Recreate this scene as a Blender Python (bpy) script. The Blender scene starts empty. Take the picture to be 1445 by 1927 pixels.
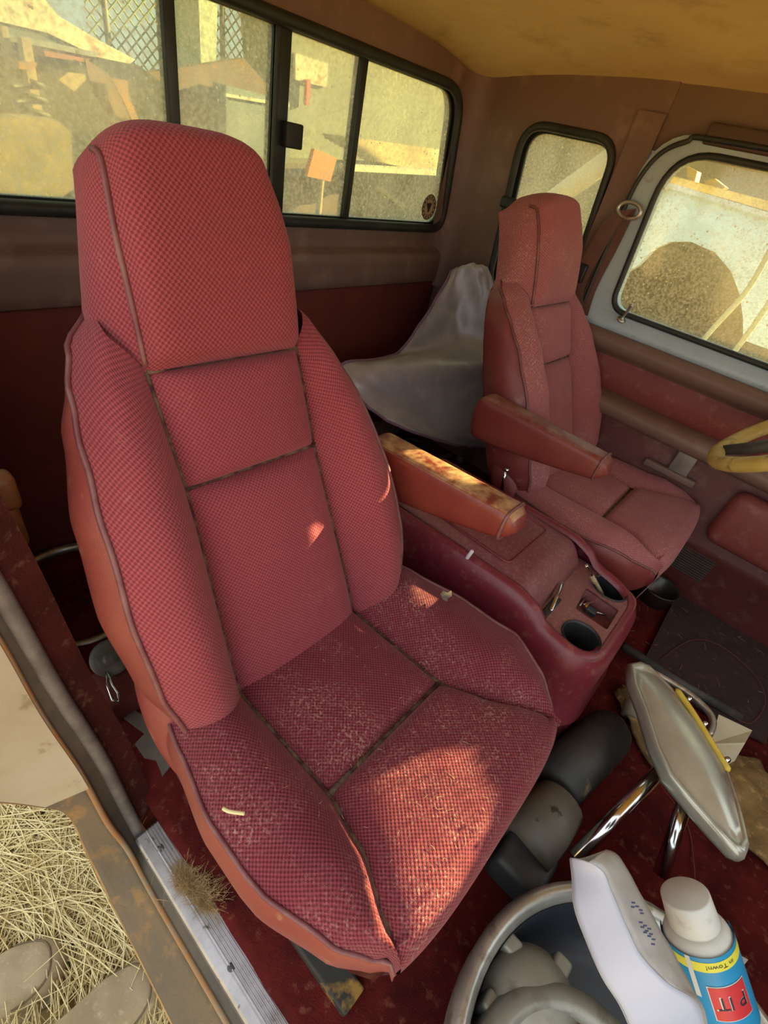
import bpy, bmesh, math, random
import numpy as np
from mathutils import Vector, noise as mnoise
sin, cos, pi = math.sin, math.cos, math.pi
random.seed(7)
SC = bpy.context.scene
COL = SC.collection

# ------------------------------------------------------------------ camera, sky, sun, exposure
RM = np.array([[0.72391421, -0.5315745, 0.43974625], [0.66245318, 0.35763514, -0.65821948], [0.19262398, 0.76780574, 0.61104038]])
FPX = 905.0
CAM = np.array([0.0, 0.0, 1.0])
cd = bpy.data.cameras.new('camera')
cam = bpy.data.objects.new('camera', cd)
COL.objects.link(cam)
cd.sensor_fit = 'VERTICAL'; cd.sensor_height = 36.0; cd.lens = FPX / 1927 * 36
cd.clip_start = 0.01; cd.clip_end = 300
from mathutils import Matrix
mw = Matrix.Identity(4)
for i in range(3):
    for j in range(3): mw[i][j] = RM[i, j]
    mw[i][3] = CAM[i]
cam.matrix_world = mw
SC.camera = cam

world = bpy.data.worlds.new('sky'); SC.world = world
world.use_nodes = True
bg = world.node_tree.nodes['Background']
bg.inputs[0].default_value = (0.92, 0.97, 1.0, 1)
bg.inputs[1].default_value = 1.75

SUN_DIR = Vector((0.375, 1.0, 0.37)).normalized()          # towards the sun
sd = bpy.data.lights.new('sun', 'SUN'); sd.energy = 56; sd.color = (1.0, 0.71, 0.39); sd.angle = math.radians(0.15)
so = bpy.data.objects.new('sun', sd); COL.objects.link(so)
so.rotation_euler = (-SUN_DIR).to_track_quat('-Z', 'Y').to_euler()
SC.view_settings.view_transform = 'Standard'; SC.view_settings.look = 'None'
SC.view_settings.exposure = 0.18; SC.view_settings.gamma = 1.0
SC.view_settings.use_curve_mapping = False
SC.cycles.max_bounces = 10; SC.cycles.diffuse_bounces = 6; SC.cycles.transparent_max_bounces = 16
SC.cycles.caustics_reflective = False; SC.cycles.caustics_refractive = False

# ------------------------------------------------------------------ helpers
def at(px, py, ax, val):
    """point of the plane axis=val that the photograph shows at pixel (px, py)"""
    v = RM @ np.array([(px - 722.5) / FPX, -(py - 963.5) / FPX, -1.0])
    t = (val - CAM[ax]) / v[ax]
    return Vector(CAM + t * v)

def lin(h):
    h = h.lstrip('#'); r = []
    for k in (0, 2, 4):
        s = int(h[k:k + 2], 16) / 255
        r.append(s / 12.92 if s <= 0.04045 else ((s + 0.055) / 1.055) ** 2.4)
    return (*r, 1.0)

def nt(name):
    m = bpy.data.materials.new(name); m.use_nodes = True
    t = m.node_tree; b = t.nodes['Principled BSDF']
    return m, t, b

def noise_fac(t, coord, scale, detail=5, lo=0.4, hi=0.65, rough=0.6):
    n = t.nodes.new('ShaderNodeTexNoise'); n.inputs['Scale'].default_value = scale
    n.inputs['Detail'].default_value = detail; n.inputs['Roughness'].default_value = rough
    t.links.new(coord, n.inputs['Vector'])
    r = t.nodes.new('ShaderNodeMapRange'); r.inputs[1].default_value = lo; r.inputs[2].default_value = hi
    t.links.new(n.outputs['Fac'], r.inputs[0])
    return r.outputs[0], n.outputs['Fac']

def mixc(t, fac, a, b):
    m = t.nodes.new('ShaderNodeMix'); m.data_type = 'RGBA'
    for sock, v in ((m.inputs[0], fac), (m.inputs[6], a), (m.inputs[7], b)):
        if isinstance(v, (int, float)): sock.default_value = v
        elif isinstance(v, tuple): sock.default_value = v
        else: t.links.new(v, sock)
    return m.outputs[2]

def mat(name, c1, c2=None, c3=None, scale=8, scale3=40, rough=0.5, metal=0.0, bump=0.0, bscale=200, spec=0.5, lo=0.4, hi=0.65, lo3=0.55, hi3=0.7, sheen=0.0, coat=0.0, top=False):
    m, t, b = nt(name)
    co = t.nodes.new('ShaderNodeTexCoord').outputs['Object']
    col = lin(c1)
    b.inputs['Base Color'].default_value = col
    if c2:
        f, _ = noise_fac(t, co, scale, lo=lo, hi=hi)
        out = mixc(t, f, lin(c1), lin(c2))
        if c3:
            f3, _ = noise_fac(t, co, scale3, lo=lo3, hi=hi3)
            if top:                                # third colour on faces that point up: dust, wear, painted sun glow
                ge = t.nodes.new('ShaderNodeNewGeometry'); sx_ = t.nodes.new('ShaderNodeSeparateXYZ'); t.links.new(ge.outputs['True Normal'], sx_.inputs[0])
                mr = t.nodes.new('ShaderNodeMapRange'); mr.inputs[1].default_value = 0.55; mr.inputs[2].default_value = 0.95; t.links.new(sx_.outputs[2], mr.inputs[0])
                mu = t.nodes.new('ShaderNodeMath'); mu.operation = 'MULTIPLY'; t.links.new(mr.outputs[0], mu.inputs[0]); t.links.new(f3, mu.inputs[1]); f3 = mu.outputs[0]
            out = mixc(t, f3, out, lin(c3))
        t.links.new(out, b.inputs['Base Color'])
    b.inputs['Roughness'].default_value = rough; b.inputs['Metallic'].default_value = metal
    b.inputs['Specular IOR Level'].default_value = spec
    if sheen: b.inputs['Sheen Weight'].default_value = sheen; b.inputs['Sheen Roughness'].default_value = 0.5
    if coat: b.inputs['Coat Weight'].default_value = coat
    if bump:
        _, nf = noise_fac(t, co, bscale, detail=3)
        bp = t.nodes.new('ShaderNodeBump'); bp.inputs['Strength'].default_value = bump; bp.inputs['Distance'].default_value = 0.002
        t.links.new(nf, bp.inputs['Height']); t.links.new(bp.outputs[0], b.inputs['Normal'])
    return m

def fabric(name, light, dark, w=0.0033, h=0.0034, dust=None, dlo=0.5, dhi=0.75, strength=0.6):
    """woven upholstery: offset cells in metres on the UV map"""
    m, t, b = nt(name)
    tc = t.nodes.new('ShaderNodeTexCoord')
    sp_ = t.nodes.new('ShaderNodeSeparateXYZ'); t.links.new(tc.outputs['UV'], sp_.inputs[0])
    def sine(out, period):
        a = t.nodes.new('ShaderNodeMath'); a.operation = 'MULTIPLY'; a.inputs[1].default_value = pi / period; t.links.new(out, a.inputs[0])
        b_ = t.nodes.new('ShaderNodeMath'); b_.operation = 'SINE'; t.links.new(a.outputs[0], b_.inputs[0]); return b_.outputs[0]
    pr_ = t.nodes.new('ShaderNodeMath'); pr_.operation = 'MULTIPLY'
    t.links.new(sine(sp_.outputs[0], w), pr_.inputs[0]); t.links.new(sine(sp_.outputs[1], h), pr_.inputs[1])
    cell = t.nodes.new('ShaderNodeMapRange'); cell.interpolation_type = 'SMOOTHSTEP'; cell.inputs[1].default_value = -0.7; cell.inputs[2].default_value = 0.45
    t.links.new(pr_.outputs[0], cell.inputs[0])
    weave = mixc(t, cell.outputs[0], lin(dark), lin(light))
    f, _ = noise_fac(t, tc.outputs['Object'], 6, lo=0.35, hi=0.7)
    c = mixc(t, f, weave, lin(dark))
    mx = mixc(t, 0.75, c, weave)
    if dust:
        f2, _ = noise_fac(t, tc.outputs['Object'], 9, detail=8, lo=dlo, hi=dhi, rough=0.7)
        f3, _ = noise_fac(t, tc.outputs['Object'], 260, detail=2, lo=0.5, hi=0.72)
        mm = t.nodes.new('ShaderNodeMath'); mm.operation = 'MULTIPLY'; t.links.new(f2, mm.inputs[0]); t.links.new(f3, mm.inputs[1])
        mx = mixc(t, mm.outputs[0], mx, lin(dust))
    t.links.new(mx, b.inputs['Base Color'])
    b.inputs['Roughness'].default_value = 0.9; b.inputs['Specular IOR Level'].default_value = 0.15
    b.inputs['Sheen Weight'].default_value = 0.25; b.inputs['Sheen Roughness'].default_value = 0.4
    b.inputs['Sheen Tint'].default_value = (1, 0.6, 0.6, 1)
    bp = t.nodes.new('ShaderNodeBump'); bp.inputs['Strength'].default_value = strength; bp.inputs['Distance'].default_value = 0.0015
    t.links.new(cell.outputs[0], bp.inputs['Height']); t.links.new(bp.outputs[0], b.inputs['Normal'])
    return m

def glass_dirty(name, tint, dust, cover=0.35, lo=0.42, hi=0.72, scale=5, speck=120):
    """clear pane under a film of dust: dust diffuses and glows when the light stands behind it"""
    m = bpy.data.materials.new(name); m.use_nodes = True
    t = m.node_tree; t.nodes.clear(); N = t.nodes.new
    out = N('ShaderNodeOutputMaterial')
    co = N('ShaderNodeTexCoord').outputs['Object']
    tr = N('ShaderNodeBsdfTransparent'); tr.inputs[0].default_value = lin(tint)
    gl = N('ShaderNodeBsdfGlossy'); gl.inputs['Roughness'].default_value = 0.08; gl.inputs[0].default_value = (1, 1, 1, 1)
    s1 = N('ShaderNodeMixShader'); s1.inputs[0].default_value = 0.04
    t.links.new(tr.outputs[0], s1.inputs[1]); t.links.new(gl.outputs[0], s1.inputs[2])
    di = N('ShaderNodeBsdfDiffuse'); di.inputs[0].default_value = lin(dust)
    tl = N('ShaderNodeBsdfTranslucent'); tl.inputs[0].default_value = lin(dust)
    s2 = N('ShaderNodeMixShader'); s2.inputs[0].default_value = 0.6
    t.links.new(di.outputs[0], s2.inputs[1]); t.links.new(tl.outputs[0], s2.inputs[2])
    f1, _ = noise_fac(t, co, scale, detail=8, lo=lo, hi=hi, rough=0.7)
    f2, _ = noise_fac(t, co, speck, detail=4, lo=0.42, hi=0.66)
    a = N('ShaderNodeMath'); a.operation = 'MULTIPLY_ADD'; a.inputs[1].default_value = 0.26; a.inputs[2].default_value = cover
    t.links.new(f1, a.inputs[0])
    a2 = N('ShaderNodeMath'); a2.operation = 'MULTIPLY_ADD'; a2.inputs[1].default_value = 0.26
    t.links.new(f2, a2.inputs[0]); t.links.new(a.outputs[0], a2.inputs[2])
    vo = N('ShaderNodeTexVoronoi'); vo.inputs['Scale'].default_value = 55; t.links.new(co, vo.inputs['Vector'])
    lt = N('ShaderNodeMath'); lt.operation = 'LESS_THAN'; lt.inputs[1].default_value = 0.13; t.links.new(vo.outputs['Distance'], lt.inputs[0])
    nz = N('ShaderNodeTexNoise'); nz.inputs['Scale'].default_value = 14; t.links.new(co, nz.inputs['Vector'])
    gt = N('ShaderNodeMath'); gt.operation = 'GREATER_THAN'; gt.inputs[1].default_value = 0.52; t.links.new(nz.outputs['Fac'], gt.inputs[0])
    ml = N('ShaderNodeMath'); ml.operation = 'MULTIPLY'; t.links.new(lt.outputs[0], ml.inputs[0]); t.links.new(gt.outputs[0], ml.inputs[1])
    mx = N('ShaderNodeMath'); mx.operation = 'MAXIMUM'; mx.use_clamp = True
    t.links.new(a2.outputs[0], mx.inputs[0]); t.links.new(ml.outputs[0], mx.inputs[1])
    s3 = N('ShaderNodeMixShader'); t.links.new(mx.outputs[0], s3.inputs[0])
    t.links.new(s1.outputs[0], s3.inputs[1]); t.links.new(s2.outputs[0], s3.inputs[2])
    t.links.new(s3.outputs[0], out.inputs[0])
    return m

def wloc(o):
    v = Vector((0, 0, 0))
    while o: v += o.location; o = o.parent
    return v

def obj(name, V, F, m, parent=None, smooth=True, uv=None):
    """one mesh object; V in world metres"""
    me = bpy.data.meshes.new(name)
    off = wloc(parent) if parent else Vector((0, 0, 0))
    me.from_pydata([tuple(Vector(v) - off) for v in V], [], F)
    if uv is not None:
        l = me.uv_layers.new(name='UVMap')
        for p in me.polygons:
            for li in p.loop_indices: l.data[li].uv = uv[me.loops[li].vertex_index]
    if m: me.materials.append(m)
    if smooth: me.polygons.foreach_set('use_smooth', [True] * len(me.polygons))
    bm = bmesh.new(); bm.from_mesh(me); bmesh.ops.recalc_face_normals(bm, faces=bm.faces); bm.to_mesh(me); bm.free()
    me.update()
    o = bpy.data.objects.new(name, me); COL.objects.link(o)
    if parent: o.parent = parent
    return o

def tag(o, label, cat, group=None):
    o['label'] = label; o['category'] = cat
    if group: o['group'] = group
    return o

def thing(name, label, cat, loc=(0, 0, 0), group=None):
    o = bpy.data.objects.new(name, None); COL.objects.link(o); o.location = loc
    o.empty_display_size = 0.05
    return tag(o, label, cat, group)

def struct(o, label=None):
    o['kind'] = 'structure'
    if label: o['label'] = label
    return o

class MB:
    """collects shapes that become one mesh"""
    def __init__(s): s.V = []; s.F = []
    def add(s, V, F):
        k = len(s.V); s.V += [Vector(v) for v in V]; s.F += [tuple(i + k for i in f) for f in F]; return s
    def box(s, lo, hi, bev=0.0):
        bm = bmesh.new(); bmesh.ops.create_cube(bm, size=1)
        for v in bm.verts: v.co = Vector([(lo[i] + hi[i]) / 2 + v.co[i] * (hi[i] - lo[i]) for i in range(3)])
        if bev: bmesh.ops.bevel(bm, geom=bm.edges[:], offset=bev, segments=3, affect='EDGES', profile=0.5)
        return s.bm(bm)
    def bm(s, bm):
        bm.verts.index_update(); V = [v.co.copy() for v in bm.verts]; F = [[v.index for v in f.verts] for f in bm.faces]; bm.free()
        return s.add(V, F)
    def tube(s, pts, r, n=8, cap=True):
        return s.add(*tube(pts, r, n, cap))
    def build(s, name, m, parent=None, smooth=True): return obj(name, s.V, s.F, m, parent, smooth)

def tube(pts, r, n=8, cap=True, closed=False):
    P = [Vector(p) for p in pts]; V = []; F = []
    L = len(P); up = None
    for i, p in enumerate(P):
        if closed: d = (P[(i + 1) % L] - P[i - 1]).normalized()
        else: d = (P[min(i + 1, L - 1)] - P[max(i - 1, 0)]).normalized()
        if up is None:
            up = Vector((0, 0, 1)) if abs(d.z) < 0.9 else Vector((1, 0, 0))
        a = d.cross(up).normalized(); b = a.cross(d).normalized(); up = b
        rr = r[i] if isinstance(r, (list, tuple)) else r
        for k in range(n): V.append(p + (a * cos(2 * pi * k / n) + b * sin(2 * pi * k / n)) * rr)
    for i in range(L if closed else L - 1):
        for k in range(n):
            j = (i + 1) % L
            F.append((i * n + k, i * n + (k + 1) % n, j * n + (k + 1) % n, j * n + k))
    if cap and not closed: F += [tuple(range(n))[::-1], tuple(range((L - 1) * n, L * n))]
    return V, F

def grid(f, nu, nv, scale_uv=None):
    """surface f(u,v), u,v in 0..1 -> verts, faces, uv in metres"""
    V = [Vector(f(i / nu, j / nv)) for j in range(nv + 1) for i in range(nu + 1)]
    F = [(j * (nu + 1) + i, j * (nu + 1) + i + 1, (j + 1) * (nu + 1) + i + 1, (j + 1) * (nu + 1) + i) for j in range(nv) for i in range(nu)]
    UV = [None] * len(V); mid = nu // 2
    cv = 0
    for j in range(nv + 1):
        if j: cv += (V[j * (nu + 1) + mid] - V[(j - 1) * (nu + 1) + mid]).length
        cu = 0; row = [0]
        for i in range(1, nu + 1):
            cu += (V[j * (nu + 1) + i] - V[j * (nu + 1) + i - 1]).length; row.append(cu)
        for i in range(nu + 1): UV[j * (nu + 1) + i] = (row[i] - row[mid] + 10, cv + 10)
    return V, F, UV

def lathe(prof, o, n=48, ax=(0, 0, 1)):
    """prof: (r, h) pairs turned about axis ax through o"""
    q = Vector((0, 0, 1)).rotation_difference(Vector(ax).normalized()); o = Vector(o); V = []; F = []
    for r, h in prof:
        for k in range(n): V.append(o + q @ Vector((r * cos(2 * pi * k / n), r * sin(2 * pi * k / n), h)))
    for i in range(len(prof) - 1):
        for k in range(n): F.append((i * n + k, i * n + (k + 1) % n, (i + 1) * n + (k + 1) % n, (i + 1) * n + k))
    return V, F

def rpoly(pts, rad, seg=8):
    """rounded 2-D polygon"""
    out = []; L = len(pts)
    if not isinstance(rad, (list, tuple)): rad = [rad] * L
    for i in range(L):
        p = Vector(pts[i]); a = (Vector(pts[i - 1]) - p); b = (Vector(pts[(i + 1) % L]) - p)
        r = rad[i]
        if r <= 0: out.append(p); continue
        an = a.angle(b); d = min(r / math.tan(an / 2), a.length * 0.49, b.length * 0.49)
        p0 = p + a.normalized() * d; p1 = p + b.normalized() * d
        for k in range(seg + 1):
            u = k / seg; out.append(p0 * (1 - u) ** 2 + p * 2 * u * (1 - u) + p1 * u * u)
    return out

def plate(outer, holes, emb, th):
    """flat plate with holes; emb(u,v,w) maps to world, w = 0..th"""
    bm = bmesh.new(); es = []
    for loop in [outer] + holes:
        vs = [bm.verts.new((p[0], p[1], 0)) for p in loop]
        es += [bm.edges.new((vs[i], vs[(i + 1) % len(vs)])) for i in range(len(vs))]
    bmesh.ops.triangle_fill(bm, use_beauty=True, use_dissolve=False, edges=es)
    ret = bmesh.ops.extrude_face_region(bm, geom=bm.faces[:])
    for v in [g for g in ret['geom'] if isinstance(g, bmesh.types.BMVert)]: v.co.z = th
    bm.verts.index_update()
    V = [Vector(emb(*v.co)) for v in bm.verts]; F = [[v.index for v in f.verts] for f in bm.faces]; bm.free()
    return V, F

def interp(xs, ys):
    def f(x):
        if x <= xs[0]: return ys[0]
        for i in range(len(xs) - 1):
            if x <= xs[i + 1]:
                u = (x - xs[i]) / (xs[i + 1] - xs[i]); u = u * u * (3 - 2 * u) * 0.5 + u * 0.5
                return ys[i] + (ys[i + 1] - ys[i]) * u
        return ys[-1]
    return f

def spline(pts, n=8):
    P = [Vector(p) for p in pts]; out = []
    for i in range(len(P) - 1):
        p0 = P[max(i - 1, 0)]; p1 = P[i]; p2 = P[i + 1]; p3 = P[min(i + 2, len(P) - 1)]
        for k in range(n):
            u = k / n
            out.append(0.5 * ((2 * p1) + (p2 - p0) * u + (2 * p0 - 5 * p1 + 4 * p2 - p3) * u * u + (3 * p1 - p0 - 3 * p2 + p3) * u ** 3))
    out.append(P[-1]); return out

def solid(o, th, off=-1):
    md = o.modifiers.new('thick', 'SOLIDIFY'); md.thickness = th; md.offset = off; return o
def subd(o, n=1):
    md = o.modifiers.new('sub', 'SUBSURF'); md.levels = n; md.render_levels = n; return o

# ------------------------------------------------------------------ materials
M = {}
M['fab'] = fabric('red_woven_fabric', '#9c4d53', '#76343a', dust='#b98f84', dlo=0.62, dhi=0.85)
M['fab_fine'] = fabric('red_fine_fabric', '#994a51', '#73333a', w=0.0029, h=0.0030, dust='#b98f84', dlo=0.55, dhi=0.8, strength=0.45)
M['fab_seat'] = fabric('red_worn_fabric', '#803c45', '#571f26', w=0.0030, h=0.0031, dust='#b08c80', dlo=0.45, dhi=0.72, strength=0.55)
M['fab_far'] = fabric('driver_red_fabric', '#a4686a', '#865052', w=0.003, h=0.003, dust='#b9968a', dlo=0.42, dhi=0.7, strength=0.35)
M['vinyl'] = mat('red_vinyl', '#7c3733', '#87453a', '#a5805f', scale=7, scale3=24, rough=0.42, bump=0.25, bscale=420, lo3=0.6, hi3=0.8)
M['vinyl_far'] = mat('driver_red_vinyl', '#74302f', '#7d3b36', '#9c7868', scale=6, scale3=18, rough=0.45, bump=0.2, bscale=420, lo3=0.6, hi3=0.8)
M['arm'] = mat('armrest_vinyl', '#74302a', '#7c3a2f', '#c4a274', scale=8, scale3=30, rough=0.34, bump=0.2, bscale=380, lo3=0.36, hi3=0.62, top=True)  # tan on the top paints in sun glow along with wear
M['arm_far'] = mat('driver_armrest_vinyl', '#702f2c', '#783a34', '#94796a', scale=7, scale3=24, rough=0.4, bump=0.2, bscale=380, lo3=0.4, hi3=0.75, top=True)
M['piping'] = mat('dark_piping', '#6b3a3c', '#7d5450', scale=30, rough=0.5)
M['seam'] = mat('dark_seam_thread', '#3c1a1a', '#6b5a44', scale=60, rough=0.9)  # dark thread colour of the upholstery seams
M['console'] = mat('maroon_plastic', '#6e2631', '#752d36', '#8d5c54', scale=5, scale3=60, rough=0.36, bump=0.12, bscale=500, lo3=0.55, hi3=0.85)
M['console_dust'] = mat('dusty_maroon_plastic', '#753f46', '#845650', '#94766a', scale=4, scale3=140, rough=0.5, bump=0.12, bscale=500, lo3=0.5, hi3=0.9)
M['trim'] = mat('mauve_plastic_trim', '#6f594f', '#776156', '#826c60', scale=3, scale3=12, rough=0.55, bump=0.08, bscale=300)
M['trim2'] = mat('upper_mauve_trim', '#6a564b', '#726050', scale=3, rough=0.6, bump=0.08, bscale=300)
M['redpanel'] = mat('red_lower_panel', '#6a2a22', '#5a231d', scale=5, rough=0.85, bump=0.3, bscale=500)
M['carpet'] = mat('red_carpet', '#5c1e1b', '#421513', '#784436', scale=14, scale3=60, rough=1.0, bump=1.0, bscale=420, spec=0.1, lo3=0.58, hi3=0.75)
M['carpet_dark'] = mat('dark_red_carpet', '#4e2420', '#3c1d19', '#6d5140', scale=10, scale3=50, rough=1.0, bump=1.0, bscale=380, spec=0.1, lo3=0.58, hi3=0.75)
M['headliner'] = mat('tan_headliner', '#dcc894', '#d0bb86', '#b8a070', scale=3, scale3=9, rough=0.95, bump=0.3, bscale=500, spec=0.1, lo3=0.55, hi3=0.8)
M['rubber'] = mat('black_rubber', '#1c221f', '#2a302b', scale=20, rough=0.55)
M['frame'] = mat('dark_window_frame', '#2a2f2b', '#333a34', scale=20, rough=0.4, metal=0.3)
M['paint'] = mat('pale_blue_paint', '#a4bcc4', '#98b0b8', '#82949a', scale=6, scale3=40, rough=0.35, lo3=0.62, hi3=0.75)
M['jamb'] = mat('white_jamb_paint', '#aaa28c', '#9c937a', '#6a4e32', scale=7, scale3=14, rough=0.5, lo3=0.6, hi3=0.7)
M['rocker'] = mat('dirty_grey_rocker', '#5e5544', '#6c5b42', '#86683f', scale=9, scale3=30, rough=0.9, bump=0.6, bscale=160)
M['alu'] = mat('aluminium', '#c6cad0', '#aeb2b6', '#6d665c', scale=25, scale3=70, rough=0.35, metal=0.9, lo3=0.62, hi3=0.72)
M['chrome'] = mat('chrome', '#d6dadb', '#b5b8b4', scale=20, rough=0.14, metal=1.0)
M['chrome_dull'] = mat('dull_chrome', '#bcbdb4', '#a09f94', '#8a7c6a', scale=10, scale3=30, rough=0.32, metal=0.7)
M['black'] = mat('black_plastic', '#15181a', '#22252a', scale=30, rough=0.5)
M['dark'] = mat('dark_grey_metal', '#3a3d3c', '#4c4c46', '#5d5444', scale=12, scale3=40, rough=0.6)
M['grass'] = mat('dry_straw', '#ecdca4', '#dcc688', '#f4e8bc', scale=30, scale3=80, rough=0.8)
M['ground'] = mat('dry_ground', '#a58d5c', '#8a744a', scale=4, rough=1.0, bump=0.6, bscale=40)
M['glass_r'] = glass_dirty('dusty_rear_glass', '#ccd4c0', '#e4e6cc', cover=0.11, lo=0.35, hi=0.7, scale=4)
M['glass_q'] = glass_dirty('dusty_quarter_glass', '#d8dccc', '#eceed0', cover=0.2, speck=160)
M['glass_d'] = glass_dirty('dusty_door_glass', '#e4ece4', '#d8d0ac', cover=0.03, scale=3, speck=190)

# ------------------------------------------------------------------ the cab shell
YC = 0.862                                  # centre line of the cab
XR = -1.10; YF = 1.58; YN = 0.092           # rear wall, far side wall, near side wall
fl = MB()
V, F, UV = grid(lambda u, v: (-1.12 + 2.28 * u, 0.098 + 1.53 * v, 0.02 * math.exp(-((0.098 + 1.53 * v - YC) / 0.22) ** 2) + 0.004 * mnoise.noise((u * 40, v * 30, 0))), 140, 100)
floor = struct(obj('floor', V, F, M['carpet'], uv=UV))
solid(floor, 0.03)

hole = rpoly([(0.165, 0.776), (1.559, 0.776), (1.502, 1.132), (0.222, 1.132)], [0.05, 0.05, 0.09, 0.09])
V, F = plate([(0.02, -0.05), (1.70, -0.05), (1.70, 1.28), (0.02, 1.28)], [hole], lambda y, z, w: (XR - w, y, z), 0.05)
wall_rear = struct(obj('wall_rear', V, F, M['trim'], smooth=False))
# padded ledge below the window and the carpeted panel under it
def led(u, v):
    y = 0.15 + 1.40 * u
    prof = [(0.0, 0.735), (0.006, 0.72), (0.03, 0.705), (0.035, 0.69), (0.034, 0.63), (0.028, 0.615), (0.0, 0.608)]
    k = min(int(v * 6), 5); f = v * 6 - k
    a, b = prof[k], prof[k + 1]
    return (XR + a[0] + (b[0] - a[0]) * f, y, a[1] + (b[1] - a[1]) * f)
V, F, UV = grid(led, 12, 24); ledge = obj('rear_ledge', V, F, M['trim'], wall_rear)
mb = MB().box((XR + 0.001, 0.15, 0.02), (XR + 0.02, 1.57, 0.612), 0.004); mb.build('carpeted_panel', M['redpanel'], wall_rear)

w1 = struct(obj('window_1', *tube([(XR + 0.004, p[0], p[1]) for p in rpoly([(0.165, 0.776), (1.559, 0.776), (1.502, 1.132), (0.222, 1.132)], [0.05, 0.05, 0.09, 0.09])], 0.013, 8, closed=True), M['rubber']), 'four-pane sliding rear window in dark rubber')
inner = rpoly([(0.185, 0.79), (1.542, 0.79), (1.488, 1.12), (0.24, 1.12)], [0.045, 0.045, 0.08, 0.08])
# window frame ring and the three dividers
V, F = plate(hole, [inner], lambda y, z, w: (XR - 0.012 - w, y, z), 0.016); obj('frame', V, F, M['frame'], w1, smooth=False)
for yy, hw in ((0.617, 0.011), (0.866, 0.021), (1.108, 0.011)):
    MB().box((XR - 0.034, yy - hw, 0.78), (XR - 0.004, yy + hw, 1.13), 0.003).build('divider', M['frame'], w1)
MB().box((XR - 0.012, 0.845, 0.774), (XR + 0.004, 0.851, 1.13), 0.001).build('divider_lip', M['rubber'], w1)
MB().box((XR - 0.004, 0.868, 0.925), (XR + 0.020, 0.915, 0.972), 0.004).build('slider_latch', M['rubber'], w1)
edges = [0.17, 0.617, 0.866, 1.108, 1.55]
def clip_y(poly, lo, hi):
    out = []
    for side, lim in ((1, lo), (-1, hi)):
        src = out if out else [(p[0], p[1]) for p in poly]; out = []
        for i in range(len(src)):
            a, b = src[i - 1], src[i]; ina = side * (a[0] - lim) >= 0; inb = side * (b[0] - lim) >= 0
            if ina != inb:
                f = (lim - a[0]) / (b[0] - a[0]); out.append((lim, a[1] + (b[1] - a[1]) * f))
            if inb: out.append(b)
    return out
for i in range(4):
    pg = clip_y(hole, edges[i] + 0.002, edges[i + 1] - 0.002)
    V, F = plate(pg, [], lambda y, z, w: (XR - 0.018 - w, y, z), 0.0008); obj('pane', V, F, M['glass_r'], w1, smooth=False)

# far side wall with its quarter window
qh = rpoly([(-0.868, 0.66), (-0.592, 0.66), (-0.622, 1.094), (-0.908, 1.094)], [0.06, 0.06, 0.07, 0.07])
V, F = plate([(-1.16, -0.05), (-0.532, -0.05), (-0.532, 1.28), (-1.16, 1.28)], [qh], lambda x, z, w: (x, YF + w, z), 0.05)
wall_left = struct(obj('wall_left', V, F, M['trim'], smooth=False))
V, F, UV = grid(lambda u, v: (XR + 0.06 - 0.06 * sin(u * pi / 2) + 0.001, YF - 0.06 + 0.06 * sin(u * pi / 2) * 0 + 0.06 * (1 - cos(u * pi / 2)) * 0 + 0.06 * (1 - u) * 0, 0) if False else (XR + 0.07 * (1 - cos(u * pi / 2)), YF - 0.07 * (1 - sin(u * pi / 2)), 0.6 + 0.62 * v), 8, 6)
obj('corner_trim', V, F, M['trim'], wall_left)
w2 = struct(obj('window_2', *tube([(p[0], YF - 0.004, p[1]) for p in qh], 0.011, 8, closed=True), M['rubber']), 'quarter window behind the driver seat')
V, F = plate(qh, [], lambda x, z, w: (x, YF + 0.02 + w, z), 0.0008); obj('pane', V, F, M['glass_q'], w2, smooth=False)
V, F = plate(qh, [rpoly([(-0.852, 0.68), (-0.606, 0.68), (-0.634, 1.08), (-0.89, 1.08)], 0.055)], lambda x, z, w: (x, YF + 0.012 + w, z), 0.012); obj('frame', V, F, M['frame'], w2, smooth=False)
mb = MB().box((-0.90, YF - 0.03, 0.885), (-0.845, YF - 0.006, 0.915), 0.006); mb.tube([(-0.86, YF - 0.02, 0.90), (-0.80, YF - 0.022, 0.893)], 0.007); mb.build('latch', M['rubber'], w2)

# near side wall (behind the open door)
V, F = plate([(-1.16, -0.05), (-0.69, -0.05), (-0.69, 1.28), (-1.16, 1.28)], [rpoly([(-0.868, 0.66), (-0.74, 0.66), (-0.75, 1.094), (-0.908, 1.094)], 0.05)], lambda x, z, w: (x, YN - w, z), 0.04)
wall_right = struct(obj('wall_right', V, F, M['redpanel'], smooth=False))

# headliner
def ceil(u, v):
    x = -1.13 + 1.88 * u; y = 0.02 + 1.66 * v
    return (x, y, 1.150 + 0.05 * (1 - abs((y - YC) / 0.74) ** 4) + 0.07 * (1 - min(1, abs((x + 0.2) / 0.95)) ** 3) + 0.003 * mnoise.noise((x * 6, y * 6, 1)))
V, F, UV = grid(ceil, 40, 40); ceiling = struct(obj('ceiling', V, F, M['headliner'])); solid(ceiling, 0.03, 1)

# ------------------------------------------------------------------ driver door (far side)
DX0, DX1 = -0.525, 0.98
dh = rpoly([(-0.452, 0.728), (0.84, 0.728), (0.64, 1.10), (-0.475, 1.10)], [0.05, 0.05, 0.05, 0.10])
douter = rpoly([(DX0, 0.0), (DX1, 0.0), (DX1, 0.70), (0.70, 1.135), (DX0 - 0.01, 1.135)], [0.02, 0.02, 0.05, 0.05, 0.12])
V, F = plate(douter, [dh], lambda x, z, w: (x, YF - 0.02 + w, z), 0.05)
door = struct(obj('door_1', V, F, M['paint'], smooth=False), 'driver door with pale blue painted window frame')
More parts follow.
